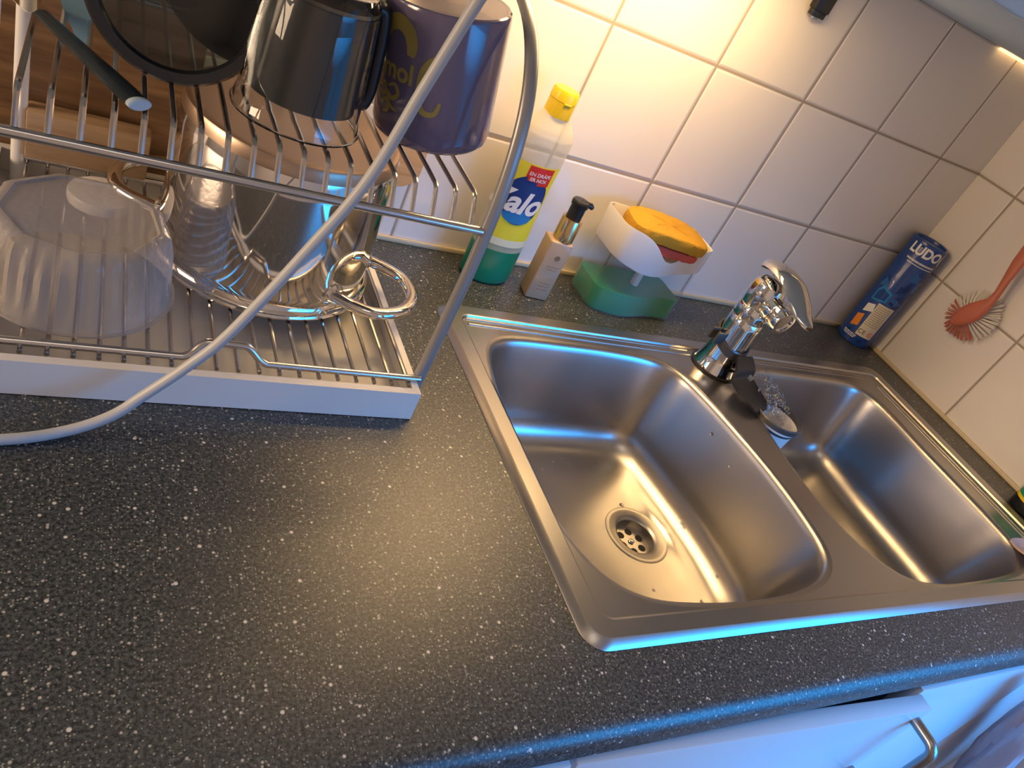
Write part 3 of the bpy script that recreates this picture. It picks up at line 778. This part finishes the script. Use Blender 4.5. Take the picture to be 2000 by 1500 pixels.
# glass jug, upside down
JX, JY = -1.0535, -0.2140
t = thing('glass_jug', 'clear glass jug with black handle turned upside down on the upper shelf', 'jug', (JX, JY, ZS))
JH = 0.094
outer = [(0.0452, 0.0), (0.0456, 0.0015), (0.0440, 0.004), (0.0425, 0.012), (0.0400, 0.045), (0.0368, 0.080), (0.0355, 0.089), (0.0325, 0.0935), (0.0290, JH)]
inner = [(0.0435, 0.0010), (0.0420, 0.005), (0.0403, 0.014), (0.0378, 0.046), (0.0345, 0.078), (0.0320, 0.085)]
prof = [(r, ZS+z) for r, z in inner[::-1]] + [(r, ZS+z) for r, z in outer]
prof = [(0.0, ZS+.0865)] + prof + [(0.0, ZS+JH-.002)]
b = MB(); b.lathe(prof, (JX, JY, 0), 72, False, False); bmesh.ops.remove_doubles(b.bm, verts=b.bm.verts, dist=1e-6); b.build('body', 'jug_glass', t)
b = MB(); b.lathe([(0.0372, ZS+.016), (0.0350, ZS+.058), (0.0330, ZS+.083), (0.0, ZS+.083)], (JX, JY, 0), 64, True, False)  # dark shape added inside the glass to imitate its dark reflections
b.build('reflection_insert', 'dark_reflection', t, label='dark insert imitating reflections in the glass')
b = MB(); a0 = math.radians(8)
def jp(r, z): return (JX+r*math.cos(a0), JY+r*math.sin(a0), ZS+z)
b.tube(spline([jp(.0340, .086), jp(.0400, .084), jp(.0430, .070), jp(.0450, .048), jp(.0460, .030), jp(.0440, .020), jp(.0410, .022)], 5), 0.0060, 14, ry=0.0085); b.build('handle', 'black_plastic', t)

# glass lid leaning
LX, LY, LZ, LR = -1.1365, -0.1990, ZS+.0525, 0.0545
t = thing('pan_lid', 'round tinted glass pan lid leaning upright on the upper shelf', 'lid', (LX, LY, LZ))
nrm = -Vector((-0.10, -1.0, 0.20)).normalized(); Ml = nrm.to_track_quat('Z', 'Y').to_matrix()
b = MB(); b.lathe([(0.0, 0.0110), (0.015, 0.0105), (0.030, 0.0075), (0.042, 0.0025), (LR-.004, -0.002), (LR-.004, -0.0055), (0.042, -0.0008), (0.030, 0.0045), (0.015, 0.0075), (0.0, 0.0080)], (LX, LY, LZ), 72, False, False, Ml)
bmesh.ops.remove_doubles(b.bm, verts=b.bm.verts, dist=1e-6); b.build('glass', 'lid_glass', t)
b = MB(); b.lathe([(LR-.008, -0.0005), (LR-.003, 0.0012), (LR, 0.0), (LR+.0012, -0.004), (LR-.001, -0.0085), (LR-.007, -0.0078), (LR-.0085, -0.004), (LR-.008, -0.0005)], (LX, LY, LZ), 72, False, False, Ml); b.build('rim', 'black_gloss', t)
b = MB(); b.lathe([(0.004, 0.0105), (0.0045, 0.016), (0.011, 0.018), (0.013, 0.024), (0.009, 0.028), (0.0, 0.0285)], (LX, LY, LZ), 32, True, False, Ml); b.build('knob', 'black_plastic', t)

# black pan standing behind jug and lid
QX, QY, QZ, QR = -1.083, -0.128, ZS+.066, 0.066
t = thing('black_pan', 'small black non-stick pan with water drops standing on edge behind the glass jug', 'pan', (QX, QY, QZ))
nrm = Vector((-0.15, -1.0, 0.12)).normalized(); Mq = nrm.to_track_quat('Z', 'Y').to_matrix()
b = MB(); b.lathe([(0.0, 0.0), (0.052, 0.0), (0.058, 0.003), (QR-.001, 0.022), (QR, 0.0225), (QR, 0.021), (0.060, 0.001), (0.053, -0.003), (0.0, -0.003)], (QX, QY, QZ), 72, False, False, Mq)
pan = b.build('body', 'pan_black', t)
b = MB()
for k in range(150):
    a = random.uniform(0, 2*PI); r = 0.062*random.random()**.5; p = Vector((r*math.cos(a), r*math.sin(a), 0.0002 if r < .055 else (r-.055)*2.6+.001))
    b.ball(Vector((QX, QY, QZ)) + Mq @ p, random.uniform(.0003, .0008), 6, 4)
dr = b.build('water_drops', 'chrome', t, label='tiny shining water drops'); dr['kind'] = 'stuff'

# knife on the shelf
t = thing('paring_knife', 'black-handled knife with light end cap lying on the upper shelf wires', 'knife', (-1.18, -0.225, ZS+.005))
A = Vector((-1.1560, -0.2690, ZS+.0045)); B_ = Vector((-1.2105, -0.1730, ZS+.0055)); dv = (B_-A).normalized(); sv = dv.cross(Vector((0, 0, 1))).normalized()
hp_ = [A+(B_-A)*f for f in (0, .1, .3, .6, .85, 1.0)]
MB().tube(hp_, [.0036, .0040, .0040, .0034, .0030, .0028], 14, ry=[.0072, .0076, .0072, .0062, .0052, .0048], up=(0, 0, 1)).build('handle', 'knife_black', t)
MB().tube([A-dv*.0042, A-dv*.0034, A-dv*.0006, A], [.0030, .0037, .0038, .0036], 14, ry=[.0062, .0073, .0076, .0072], up=(0, 0, 1)).build('end_cap', 'cap_light', t, label='pale blue-white end cap')
b = MB(); L = 0.085
rr = []
for f, wd in ((0, .0085), (.1, .0095), (.6, .0090), (.85, .0060), (1.0, .0008)):
    c = B_+dv*L*f; rr.append([c-sv*wd+Vector((0, 0, .0002)), c-sv*wd-Vector((0, 0, .0002)), c+sv*wd*.7-Vector((0, 0, .0009)), c+sv*wd*.7+Vector((0, 0, .0009))])
b.loft(rr); b.build('blade', 'chrome', t)

# pale blue plastic spatula standing point-down
t = thing('plastic_spatula', 'pale blue plastic spatula standing point-down left of the glass lid', 'spatula', (-1.184, -0.140, ZS-.02))
b = MB(); rr = []
for z, x0, x1 in ((0.180, -1.1870, -1.1835), (0.190, -1.1925, -1.1820), (0.205, -1.2005, -1.1815), (0.225, -1.2070, -1.1810), (0.255, -1.2090, -1.1830), (0.290, -1.2060, -1.1860), (0.310, -1.2000, -1.1920)):
    rr.append([(x0, -0.1405, z), (x1, -0.1405, z), (x1, -0.1380, z), (x0, -0.1380, z)])
b.loft(rr); b.build('blade', 'pale_blue', t)
MB().tube([(-1.196, -0.1393, 0.308), (-1.197, -0.139, 0.36), (-1.198, -0.1385, 0.42)], [.0040, .0048, .0052], 12).build('handle', 'white_plastic', t)

# ================================================================ CABLE
cp = [(-1.46, -0.372, .0042), (-1.36, -0.362, .0042), (-1.27, -0.355, .0042), (-1.2107, -0.3515, .0042), (-1.176, -0.3425, .0052), (-1.150, -0.336, .0150), (-1.1315, -0.331, .0315), (-1.108, -0.330, .0600), (-1.0868, -0.330, .0921), (-1.0534, -0.330, .1644), (-1.030, -0.330, .2218),
      (-1.0156, -0.330, .2853), (-1.0031, -0.330, .3388), (-0.992, -0.335, .390), (-0.978, -0.345, .4549)]
b = MB(); b.tube(spline(cp, 8), 0.0037, 14)
tag(b.build('power_cable', 'cable_white', loc=(-1.2107, -0.3515, 0.0)), 'thick white cable looping down in front of the dish rack to the worktop', 'cable')

# ================================================================ DISH SOAP BOTTLE
BX, BY = -0.7545, -0.0415
BA, BB = 0.0325, 0.0215
t = thing('dish_soap_bottle', 'tall pale squeeze bottle with yellow cap and green soap at its foot', 'bottle', (BX, BY, 0.0))
BP = [(0.0004, .86), (.003, .95), (.008, 1.0), (.045, 1.0), (.075, .975), (.105, .945), (.135, .950), (.160, .985), (.180, 1.0), (.187, .985), (.194, .88), (.203, .66), (.2095, .50), (.2115, .44)]
def bscale(z):
    for (z0_, s0_), (z1_, s1_) in zip(BP, BP[1:]):
        if z <= z1_:
            f = (z-z0_)/(z1_-z0_); return s0_+(s1_-s0_)*max(0, f)
    return BP[-1][1]
def oval(s, z, o=0, n=56):
    k = 1.0 if z < .19 else 1.0
    a = BA*s-o; bb = (BB*s if z < .188 else max(BB*s, BB*s*.5+.0065))-o
    return [(BX+a*math.cos(2*PI*i/n), BY+bb*math.sin(2*PI*i/n), z) for i in range(n)]
def fine(zs):
    out = []
    for a, c in zip(zs, zs[1:]):
        for k in range(4): out.append(a+(c-a)*k/4)
    return out+[zs[-1]]
b = MB(); b.loft([oval(bscale(z), z) for z in [.0465]+[q_ for q_ in fine([z for z, s in BP]) if q_ > .047]], True, False, True); b.build('body', 'bottle_clear', t)
b = MB(); b.loft([oval(bscale(z), z) for z in (.0004, .0015, .003, .0055, .008, .02, .034, .0465)]); b.build('soap', 'soap_green', t, label='bright green liquid soap')
b = MB(); b.lathe([(.0150, .2085), (.0152, .2105), (.0148, .2250), (.0152, .2255), (.0148, .2335), (.0135, .2365), (.0, .2370)], (BX, BY, 0), 40, True, False)
b.box(BX-.005, BX+.004, BY-.0157, BY-.0140, .2235, .2255, .0005); b.build('cap', 'yellow_cap', t)
ARC = [(0.0, 0.0)]
for k in range(1, 90):
    p0, p1 = math.radians(k-1), math.radians(k)
    ARC.append((ARC[-1][0]+math.hypot(BA*(math.sin(p1)-math.sin(p0)), BB*(math.cos(p1)-math.cos(p0))), p1))
def arc_angle(u):
    q_ = abs(u)
    for (s0_, a0_), (s1_, a1_) in zip(ARC, ARC[1:]):
        if q_ <= s1_: return math.copysign(a0_+(a1_-a0_)*(q_-s0_)/(s1_-s0_), u)
    return math.copysign(PI/2+(q_-ARC[-1][0])/BB, u)
def onbottle(bm_, x0, z0_, eps):
    for v in bm_.verts:
        u, z = v.co.x+x0-BX, v.co.y+z0_; s = bscale(z); ph = arc_angle(u/max(s, .5))
        v.co = Vector((BX+(BA*s+eps)*math.sin(ph), BY-(BB*s+eps)*math.cos(ph), z))
def grid_flat(x0, x1, z0_, z1_, nx=24, nz=24, fn=None):
    bm_ = bmesh.new(); V = [[bm_.verts.new((x0+(x1-x0)*i/nx, z0_+(z1_-z0_)*j/nz, 0)) for i in range(nx+1)] for j in range(nz+1)]
    for j in range(nz):
        for i in range(nx):
            cx = x0+(x1-x0)*(i+.5)/nx; cz = z0_+(z1_-z0_)*(j+.5)/nz
            if fn is None or fn(cx, cz): bm_.faces.new((V[j][i], V[j][i+1], V[j+1][i+1], V[j+1][i]))
    return bm_
q = grid_flat(-.0330, .0330, .0630, .1570); onbottle(q, BX, 0, .0003); lab = bm_obj(q, 'label', 'label_yellow', t, 'yellow paper label')
q = grid_flat(-.0330, .0330, .0540, .0630, 24, 4); onbottle(q, BX, 0, .0003); bm_obj(q, 'label_fade', 'label_pale', lab)
def disc(rx, rz, n=40):
    bm_ = bmesh.new(); c = bm_.verts.new((0, 0, 0)); pr = [c]
    rr_ = []
    for k in range(1, 5): rr_.append([bm_.verts.new((rx*k/4*math.cos(2*PI*i/n), rz*k/4*math.sin(2*PI*i/n), 0)) for i in range(n)])
    for i in range(n): bm_.faces.new((c, rr_[0][i], rr_[0][(i+1) % n]))
    for a_, b_ in zip(rr_, rr_[1:]):
        for i in range(n): bm_.faces.new((a_[i], b_[i], b_[(i+1) % n], a_[(i+1) % n]))
    return bm_
q = disc(.0265, .0300); onbottle(q, BX-.003, .1135, .0006); bm_obj(q, 'logo_disc', 'label_blue', lab)
q = disc(.0180, .0085); onbottle(q, BX-.003, .0930, .0008); bm_obj(q, 'logo_glow', 'label_light_blue', lab)
q = text_mesh('Zalo', .0365, .25, .0012, .98); onbottle(q, BX-.0128, .1095, .0011); bm_obj(q, 'lettering', 'print_white', lab)
q = grid_flat(-.0155, .0155, -.0095, .0115, 12, 6, lambda x, z: z > -.0075-0.25*x); onbottle(q, BX+.0020, .1440, .0009); bm_obj(q, 'red_tag', 'label_red', lab)
q = text_mesh('EN DRÅPE', .0058, 0, .0001); onbottle(q, BX+.0020, .1465, .0012); bm_obj(q, 'lettering', 'print_white', lab)
q = text_mesh('ER NOK', .0058, 0, .0001); onbottle(q, BX+.0020, .1405, .0012); bm_obj(q, 'lettering', 'print_white', lab)

# ================================================================ PUMP BOTTLE
t = thing('pump_bottle', 'square beige pump bottle with gold collar and black pump head', 'bottle', (-0.692, -0.066, 0.0))
UX, UY = -0.6925, -0.0640
b = MB(); b.box(-.0150, .0150, -.0125, .0125, .0004, .0800, .0020, 3)
for v in b.bm.verts:
    if v.co.z > .078: v.co.z += .0028*(1-min(1, max(abs(v.co.x)/.015, abs(v.co.y)/.0125)))
MU = Matrix.Translation((UX, UY, 0)) @ Matrix.Rotation(math.radians(-6), 4, 'Z')
b.xform(MU); ub = b.build('body', 'beige_bottle', t)
b = MB(); b.lathe([(.0115, .0795), (.0125, .0805), (.0125, .1085), (.0118, .1095), (.0, .1095)], (UX+.003, UY, 0), 40, True, False); b.build('collar', 'gold', t)
b = MB(); b.lathe([(.0092, .1095), (.0092, .1245), (.0105, .1255), (.0108, .1300), (.0095, .1320), (.0, .1325)], (UX+.003, UY, 0), 36, True, False)
b.tube([(UX+.004, UY, .1290), (UX+.0155, UY-.003, .1292), (UX+.0185, UY-.0038, .1270)], [.0042, .0036, .0026], 12); b.build('pump_head', 'black_gloss', t)
b = MB(); b.lathe([(0.0035, 0), (0.0035, 0.0003)], (0.002, -.0127, .060), 20, True, True, Matrix.Rotation(PI/2, 3, 'X')); b.xform(MU); b.build('emblem', 'print_brown', ub)
for z, wd in ((.0475, .0085), (.0435, .0060), (.0240, .0070), (.0195, .0075), (.0150, .0065)):
    b = MB(); x = -wd/1.0
    while x < wd:
        l_ = random.uniform(.0012, .0030); b.box(x+.002, min(wd, x+l_)+.002, -.0128, -.0124, z-.0004, z+.0004); x += l_+.0008
    b.xform(MU); b.build('print_line', 'print_brown', ub)

# ================================================================ SPONGE DISPENSER
t = thing('soap_dispenser', 'clear sponge caddy tank with green soap and a white top basin', 'soap dispenser', (-0.547, -0.05, 0.0))
def disp_ring(s, z, zf=None, off=0.0, n=96, f=1.0):
    """plan outline with a wavy front edge; zf(x, y) may vary the height"""
    x0, x1, y1 = -0.6185+off, -0.4780-off, -0.0170-off
    out = []
    r = 0.012
    def fy(x):
        u = (x-x0)/(x1-x0); return -0.0800 - 0.0065*math.sin(2*PI*u*0.98-0.4)*f - 0.003*u + off
    pts = []
    for k in range(9): a = PI*k/16; pts.append((x1-r+r*math.sin(a), y1-r+r*math.cos(a)))
    for k in range(1, 10): pts.append((x1, y1-r+(fy(x1)+r-y1+r)*k/10))
    for k in range(9): a = PI*k/16; pts.append((x1-r+r*math.cos(a), fy(x1-r*(1-math.cos(a)))+r*(1-math.sin(a))))
    for k in range(1, 42): x = x1-r+(x0-x1+2*r)*k/42; pts.append((x, fy(x)))
    for k in range(9): a = PI*k/16; pts.append((x0+r-r*math.sin(a), fy(x0+r-r*math.sin(a))+r*(1-math.cos(a))))
    for k in range(1, 10): pts.append((x0, fy(x0)+r+(y1-r-fy(x0)-r)*k/10))
    for k in range(9): a = PI*k/16; pts.append((x0+r-r*math.cos(a), y1-r+r*math.sin(a)))
    cx, cy = -0.548, -0.05
    return [(cx+(x-cx)*s, cy+(y-cy)*s, (z if zf is None else z+zf(x, y))) for x, y in pts]
def wave_low(x, y):            # lower edge of the white basin
    u = (x+0.6185)/0.1405; fr_ = min(1, max(0, (-0.02-y)/0.05)); return (-0.012*fr_)*math.sin(PI*min(1, u*1.05))
def wave_top(x, y):            # rim, dips at the front middle
    u = (x+0.6185)/0.1405; fr_ = min(1, max(0, (-0.03-y)/0.04)); return -0.030*fr_*math.exp(-((u-0.56)/0.24)**2)-0.006*u
b = MB(); b.loft([disp_ring(.97, .0005), disp_ring(.99, .0025), disp_ring(1.0, .008), disp_ring(1.0, .040), disp_ring(1.0, .0800, wave_low)], True, True, False); b.build('tank', 'tank_clear', t)
b = MB(); b.loft([disp_ring(.955, .0022), disp_ring(.975, .006), disp_ring(.98, .020), disp_ring(.98, .0330)], True, True, True); b.build('soap', 'liquid_green', t, label='green liquid soap')
b = MB(); b.loft([disp_ring(.985, .0790, wave_low), disp_ring(1.015, .0785, wave_low), disp_ring(1.03, .0820, wave_low), disp_ring(1.035, .095, lambda x, y: wave_low(x, y)*.3+wave_top(x, y)*.4), disp_ring(1.045, .1195, wave_top), disp_ring(1.035, .1215, wave_top), disp_ring(1.015, .1205, wave_top), disp_ring(.985, .1000, lambda x, y: wave_top(x, y)*.5), disp_ring(.94, .088), disp_ring(.5, .086)], True, False, True)
b.build('basin', 'white_plastic', t)
b = MB(); b.tube([(-0.545, -0.052, .086), (-0.545, -0.052, .012)], .0055, 16); b.tube([(-0.545, -0.052, .088), (-0.545, -0.052, .060)], .0085, 16); b.build('pump_tube', 'white_plastic', t)

# sponge lying in the basin
t = thing('sponge', 'yellow and red scouring sponge lying in the white basin', 'sponge', (-0.545, -0.052, .10))
def sponge(z0_, z1_, nm, mt, hx, hy, dr_, bow):
    b = MB(); R_ = []
    n = 72
    for k, (s, z) in enumerate(((.94, z0_), (.985, z0_+.0015), (1.0, (z0_+z1_)/2), (.985, z1_-.0015), (.94, z1_), (.5, z1_+.0006), (.1, z1_+.0008))):
        ring = []
        for i in range(n):
            a = 2*PI*i/n; ca, sa = math.cos(a), math.sin(a); e = 0.55
            x = hx*s*abs(ca)**e*(1 if ca > 0 else -1); y = hy*s*abs(sa)**e*(1 if sa > 0 else -1)
            x += math.sin(i*2.3)*.0006; y += math.cos(i*3.1)*.0006
            ring.append((x, y, z+bow*(1-(x/hx)**2)+math.sin(i*1.7)*.0003))
        R_.append(ring)
    b.loft(R_); b.xform(Matrix.Translation((-0.5475, -0.0560, .1040)) @ Matrix.Rotation(math.radians(-3), 4, 'Z') @ Matrix.Rotation(math.radians(3.5), 4, 'Y') @ Matrix.Rotation(math.radians(6), 4, 'X'))
    b.build(nm, mt, t)
sponge(-.0080, .0030, 'soft_side', 'sponge_red', .0590, .0265, 0, .0010)
sponge(.0031, .0190, 'scrub_side', 'sponge_yellow', .0615, .0280, 0, .0035)

# ================================================================ BLUE TUBE
VX, VY, VR, VH = -0.0335, -0.0335, 0.0288, 0.195
t = thing('blue_tube', 'blue cardboard tube with white lettering standing in the tiled corner', 'tube', (VX, VY, 0))
b = MB(); b.lathe([(VR-.002, .0004), (VR-.0004, .0012), (VR, .003), (VR, .0090), (VR-.0006, .0096), (VR, .0102), (VR, VH-.010), (VR-.0004, VH-.0092), (VR, VH-.0084), (VR, VH-.002), (VR-.001, VH-.0003), (VR-.002, VH), (VR-.0035, VH-.001), (VR-.0040, VH-.004), (0, VH-.004)], (VX, VY, 0), 64, True, False)
tb = b.build('body', 'tube_blue', t)
TV = math.degrees(math.atan2(-1.148, 0.717))     # angle facing the viewer side: sin = x, -cos = y
TV = -58
def ontube(bm_, th, z, eps): wrap_cyl(bm_, VX, VY, VR, math.radians(th), z, eps)
fac = random.Random(3)
for k in range(26):
    th = TV + fac.uniform(-75, 90); z = fac.uniform(.085, .145) if k < 18 else fac.uniform(.006, .020); s = fac.uniform(.006, .013); a0 = fac.uniform(0, 6)
    if k >= 18: s *= .5
    q = flat([(s*math.cos(a0+i*2.1+fac.uniform(-.3, .3)), s*math.sin(a0+i*2.1+fac.uniform(-.3, .3))) for i in range(3)]); ontube(q, th, z, .0002+k*.000006)
    bm_obj(q, 'printed_facet', 'tube_facet' if k % 2 else 'tube_facet_dark', tb)
q = text_mesh('LUDO', .0215, 0, .0008, .88); ontube(q, TV+9, .1800, .0006); bm_obj(q, 'lettering', 'print_white', tb)
q = text_mesh('(', .0205, 0, .0005, .88); ontube(q, TV+70, .1800, .0006); bm_obj(q, 'lettering', 'print_white', tb)
def bars(th0, w_, z, hgt, mat, lo=.0014, hi=.0034, seed=1):
    rr_ = random.Random(seed); x = -w_/2; bm_ = bmesh.new()
    while x < w_/2:
        l_ = rr_.uniform(lo, hi); x2 = min(w_/2, x+l_); bm_.faces.new([bm_.verts.new(p) for p in ((x, -hgt/2, 0), (x2, -hgt/2, 0), (x2, hgt/2, 0), (x, hgt/2, 0))]); x += l_+.0007
    ontube(bm_, th0, z, .0009); bm_obj(bm_, 'print_line', mat, tb)
bars(TV+18, .050, .1635, .0030, 'print_white', .0010, .0022, 1); bars(TV+20, .044, .1585, .0016, 'print_white', .0010, .0022, 2)
q = flat([(-.0125, -.0310), (.0155, -.0310), (.0155, .0310), (-.0125, .0310)]); ontube(q, TV+20, .0500, .0006); bm_obj(q, 'text_panel', 'print_cream', tb)
for k in range(11): bars(TV+22, .0230, .0770-.0036*k, .0011, 'print_brown', .0010, .0030, 20+k)
q = text_mesh('C€'.replace('€', 'E'), .0105, 0, 0, 1.0); ontube(q, TV+9, .0270, .0010); bm_obj(q, 'lettering', 'print_dark', tb)
q = stroke([(.0040*math.cos(2*PI*k/16), .0040*math.sin(2*PI*k/16)) for k in range(17)], .0010); ontube(q, TV+38, .0270, .0010); bm_obj(q, 'warning_circle', 'label_red', tb)
q = stroke([(-.0028, .0028), (.0028, -.0028)], .0009); ontube(q, TV+38, .0270, .0012); bm_obj(q, 'warning_circle', 'label_red', tb)
q = flat([(-.0050, -.0140), (.0075, -.0080), (.0050, .0140), (-.0060, .0080)]); ontube(q, TV-29, .0400, .0005); bm_obj(q, 'orange_shape', 'orange_print', tb)
q = flat([(-.0060, -.0100), (.0090, -.0030), (.0060, .0100), (-.0060, .0050)]); ontube(q, TV-22, .0660, .0005); bm_obj(q, 'white_shape', 'print_white', tb)
q = flat([(-.0120, -.0140), (.0120, -.0080), (.0120, .0100), (-.0060, .0160), (-.0120, .0050)]); ontube(q, TV-14, .0930, .0006); bm_obj(q, 'light_shape', 'label_light_blue', tb)
q = flat([(-.0090, -.0100), (.0085, -.0055), (.0085, .0070), (-.0045, .0110), (-.0090, .0030)]); ontube(q, TV-14, .0930, .0008); bm_obj(q, 'dark_shape', 'tube_blue', tb)
bars(TV-20, .0230, .0165, .0012, 'print_white', .004, .008, 50); bars(TV-20, .0230, .0140, .0012, 'print_white', .004, .008, 51); bars(TV-20, .0200, .0115, .0012, 'print_white', .004, .008, 52)

# ================================================================ DISH BRUSH ON THE RIGHT WALL
t = thing('dish_brush', 'reddish dish brush with red and white bristles hanging on the tiles', 'brush', (-0.02, -0.16, .33))
def yz(y, z, x=-0.030): return Vector((x, y, z))
ax_pts = [yz(-.1445, .1235), yz(-.1475, .1300), yz(-.1540, .1440), yz(-.1600, .1560), yz(-.1650, .1690), yz(-.1680, .1800), yz(-.1670, .1950), yz(-.1630, .2150), yz(-.1590, .2400), yz(-.1560, .2700), yz(-.1545, .3000), yz(-.1540, .3250)]
ww = [.004, .0110, .0150, .0145, .0110, .0062, .0052, .0062, .0090, .0098, .0090, .0050]
hh = [.003, .0050, .0060, .0060, .0052, .0045, .0042, .0040, .0040, .0042, .0042, .0035]
b = MB(); b.tube(ax_pts, hh, 16, ry=ww, up=(1, 0, 0)); b.build('handle', 'brush_red', t)
axis = (yz(-.1600, .1560)-yz(-.1475, .1300)).normalized(); side = Vector((1, 0, 0)).cross(axis).normalized()
cc = yz(-.1540, .1440, -0.0265)
for k in range(34):
    a = -PI*0.5 + 2*PI*k/34
    # a = 0 along -axis (tip), grows round the head
    ex, ey = math.cos(a), math.sin(a)
    p0 = cc - axis*ex*.0165*(1 if ex > 0 else 1.0) + side*ey*.0115
    out = (-axis*ex*1.0 + side*ey*1.0).normalized()
    L_ = .0370 if ey < 0.2 else .0330
    p1 = p0 + out*L_*0.70 + Vector((0.0150, 0, 0))*1.0
    if p1.x > -0.004: p1.x = -0.004
    red = ex > 0.35
    b = MB(); n_ = 7
    rnd = random.Random(k)
    for j in range(n_):
        o_ = Vector((0, rnd.uniform(-.0011, .0011), rnd.uniform(-.0011, .0011))); o2 = o_*2.2
        b.tube([p0+o_*.6, (p0+p1)/2+o_*1.2+Vector((-.001, 0, 0)), p1+o2], 0.00062, 5)
    b.build('bristle_tuft', 'bristle_red' if red else 'bristle_white', t, label='red bristles' if red else 'white bristles')
b = MB(); b.box(-0.004, -0.0005, -0.166, -0.142, .318, .350, .001); b.tube([(-0.003, -0.154, .322), (-0.018, -0.154, .320), (-0.037, -0.154, .3235), (-0.038, -0.154, .331)], .0022, 10)
b.build('wall_hook', 'white_plastic', t)

# ================================================================ SMALL THINGS AT THE RIGHT EDGE
t = thing('green_bottle', 'green bottle with yellow band and black foot on the worktop at the right edge', 'bottle', (-0.033, -0.412, 0))
GX, GY = -0.033, -0.4125
b = MB(); b.lathe([(.0245, .0004), (.0265, .002), (.0270, .010), (.0268, .016)], (GX, GY, 0), 40); b.build('foot', 'black_gloss', t)
b = MB(); b.lathe([(.0268, .016), (.0268, .0205)], (GX, GY, 0), 40); b.build('band', 'yellow_cap', t, label='yellow band')
b = MB(); b.lathe([(.0264, .0205), (.0264, .100), (.0240, .112), (.0130, .125), (.0120, .128)], (GX, GY, 0), 40); b.build('body', 'bottle_green', t)
b = MB(); b.lathe([(.0135, .128), (.0135, .148), (.0125, .150), (0, .150)], (GX, GY, 0), 32, True, False); b.build('cap', 'black_plastic', t)
# cloth corner on the sink's right rim
b = MB(); G = 14; V = []
for lay, dz in ((0, 0), (1, -.0025)):
    for j in range(G+1):
        for i in range(G+1):
            u, v = i/G, j/G; x = -0.168+.098*u; y = -0.500+.036*v+.004*math.sin(u*9); z = .0105+.0020*math.sin(u*11+v*3)+.0015*math.sin(v*7)
            V.append(b.bm.verts.new((x, y, z+dz)))
N_ = (G+1)**2
for lay in (0, 1):
    for j in range(G):
        for i in range(G):
            k0 = lay*N_+j*(G+1)+i; b.bm.faces.new([V[q_] for q_ in ((k0, k0+1, k0+G+2, k0+G+1) if lay == 0 else (k0, k0+G+1, k0+G+2, k0+1))])
bd = [(i, 0) for i in range(G)]+[(G, j) for j in range(G)]+[(G-i, G) for i in range(G)]+[(0, G-j) for j in range(G)]
for k in range(len(bd)):
    a_, b__ = bd[k], bd[(k+1) % len(bd)]; ka, kb = a_[1]*(G+1)+a_[0], b__[1]*(G+1)+b__[0]
    b.bm.faces.new((V[ka], V[N_+ka], V[N_+kb], V[kb]))
tag(b.build('dish_cloth', 'cloth_pink', loc=(-0.12, -0.482, .006)), 'folded pinkish dishcloth on the right rim of the sink', 'cloth')
# plastic bag hanging from the corner cabinet front
b = MB(); R_ = []
rb = random.Random(5); nb = 28
for k in range(12):
    f = k/11; z = -0.030-0.32*f; s = .012+.024*math.sin(PI*min(1, f*.75+.08)); cx_ = -0.275+0.20*f+s; ring = []
    for i in range(nb):
        a = 2*PI*i/nb; rr_ = s*(1+.14*math.sin(3*a+f*5)+.08*math.sin(7*a+f*9)+rb.uniform(-.04, .04))
        ring.append((min(-0.006, cx_+rr_*math.cos(a)), -0.630+rr_*.62*math.sin(a), z))
    R_.append(ring)
b.loft(R_)
tag(b.build('plastic_bag', 'bag_plastic', loc=(-0.2, -0.630, -0.03)), 'crumpled lilac-grey plastic bag hanging at the lower right edge', 'bag')
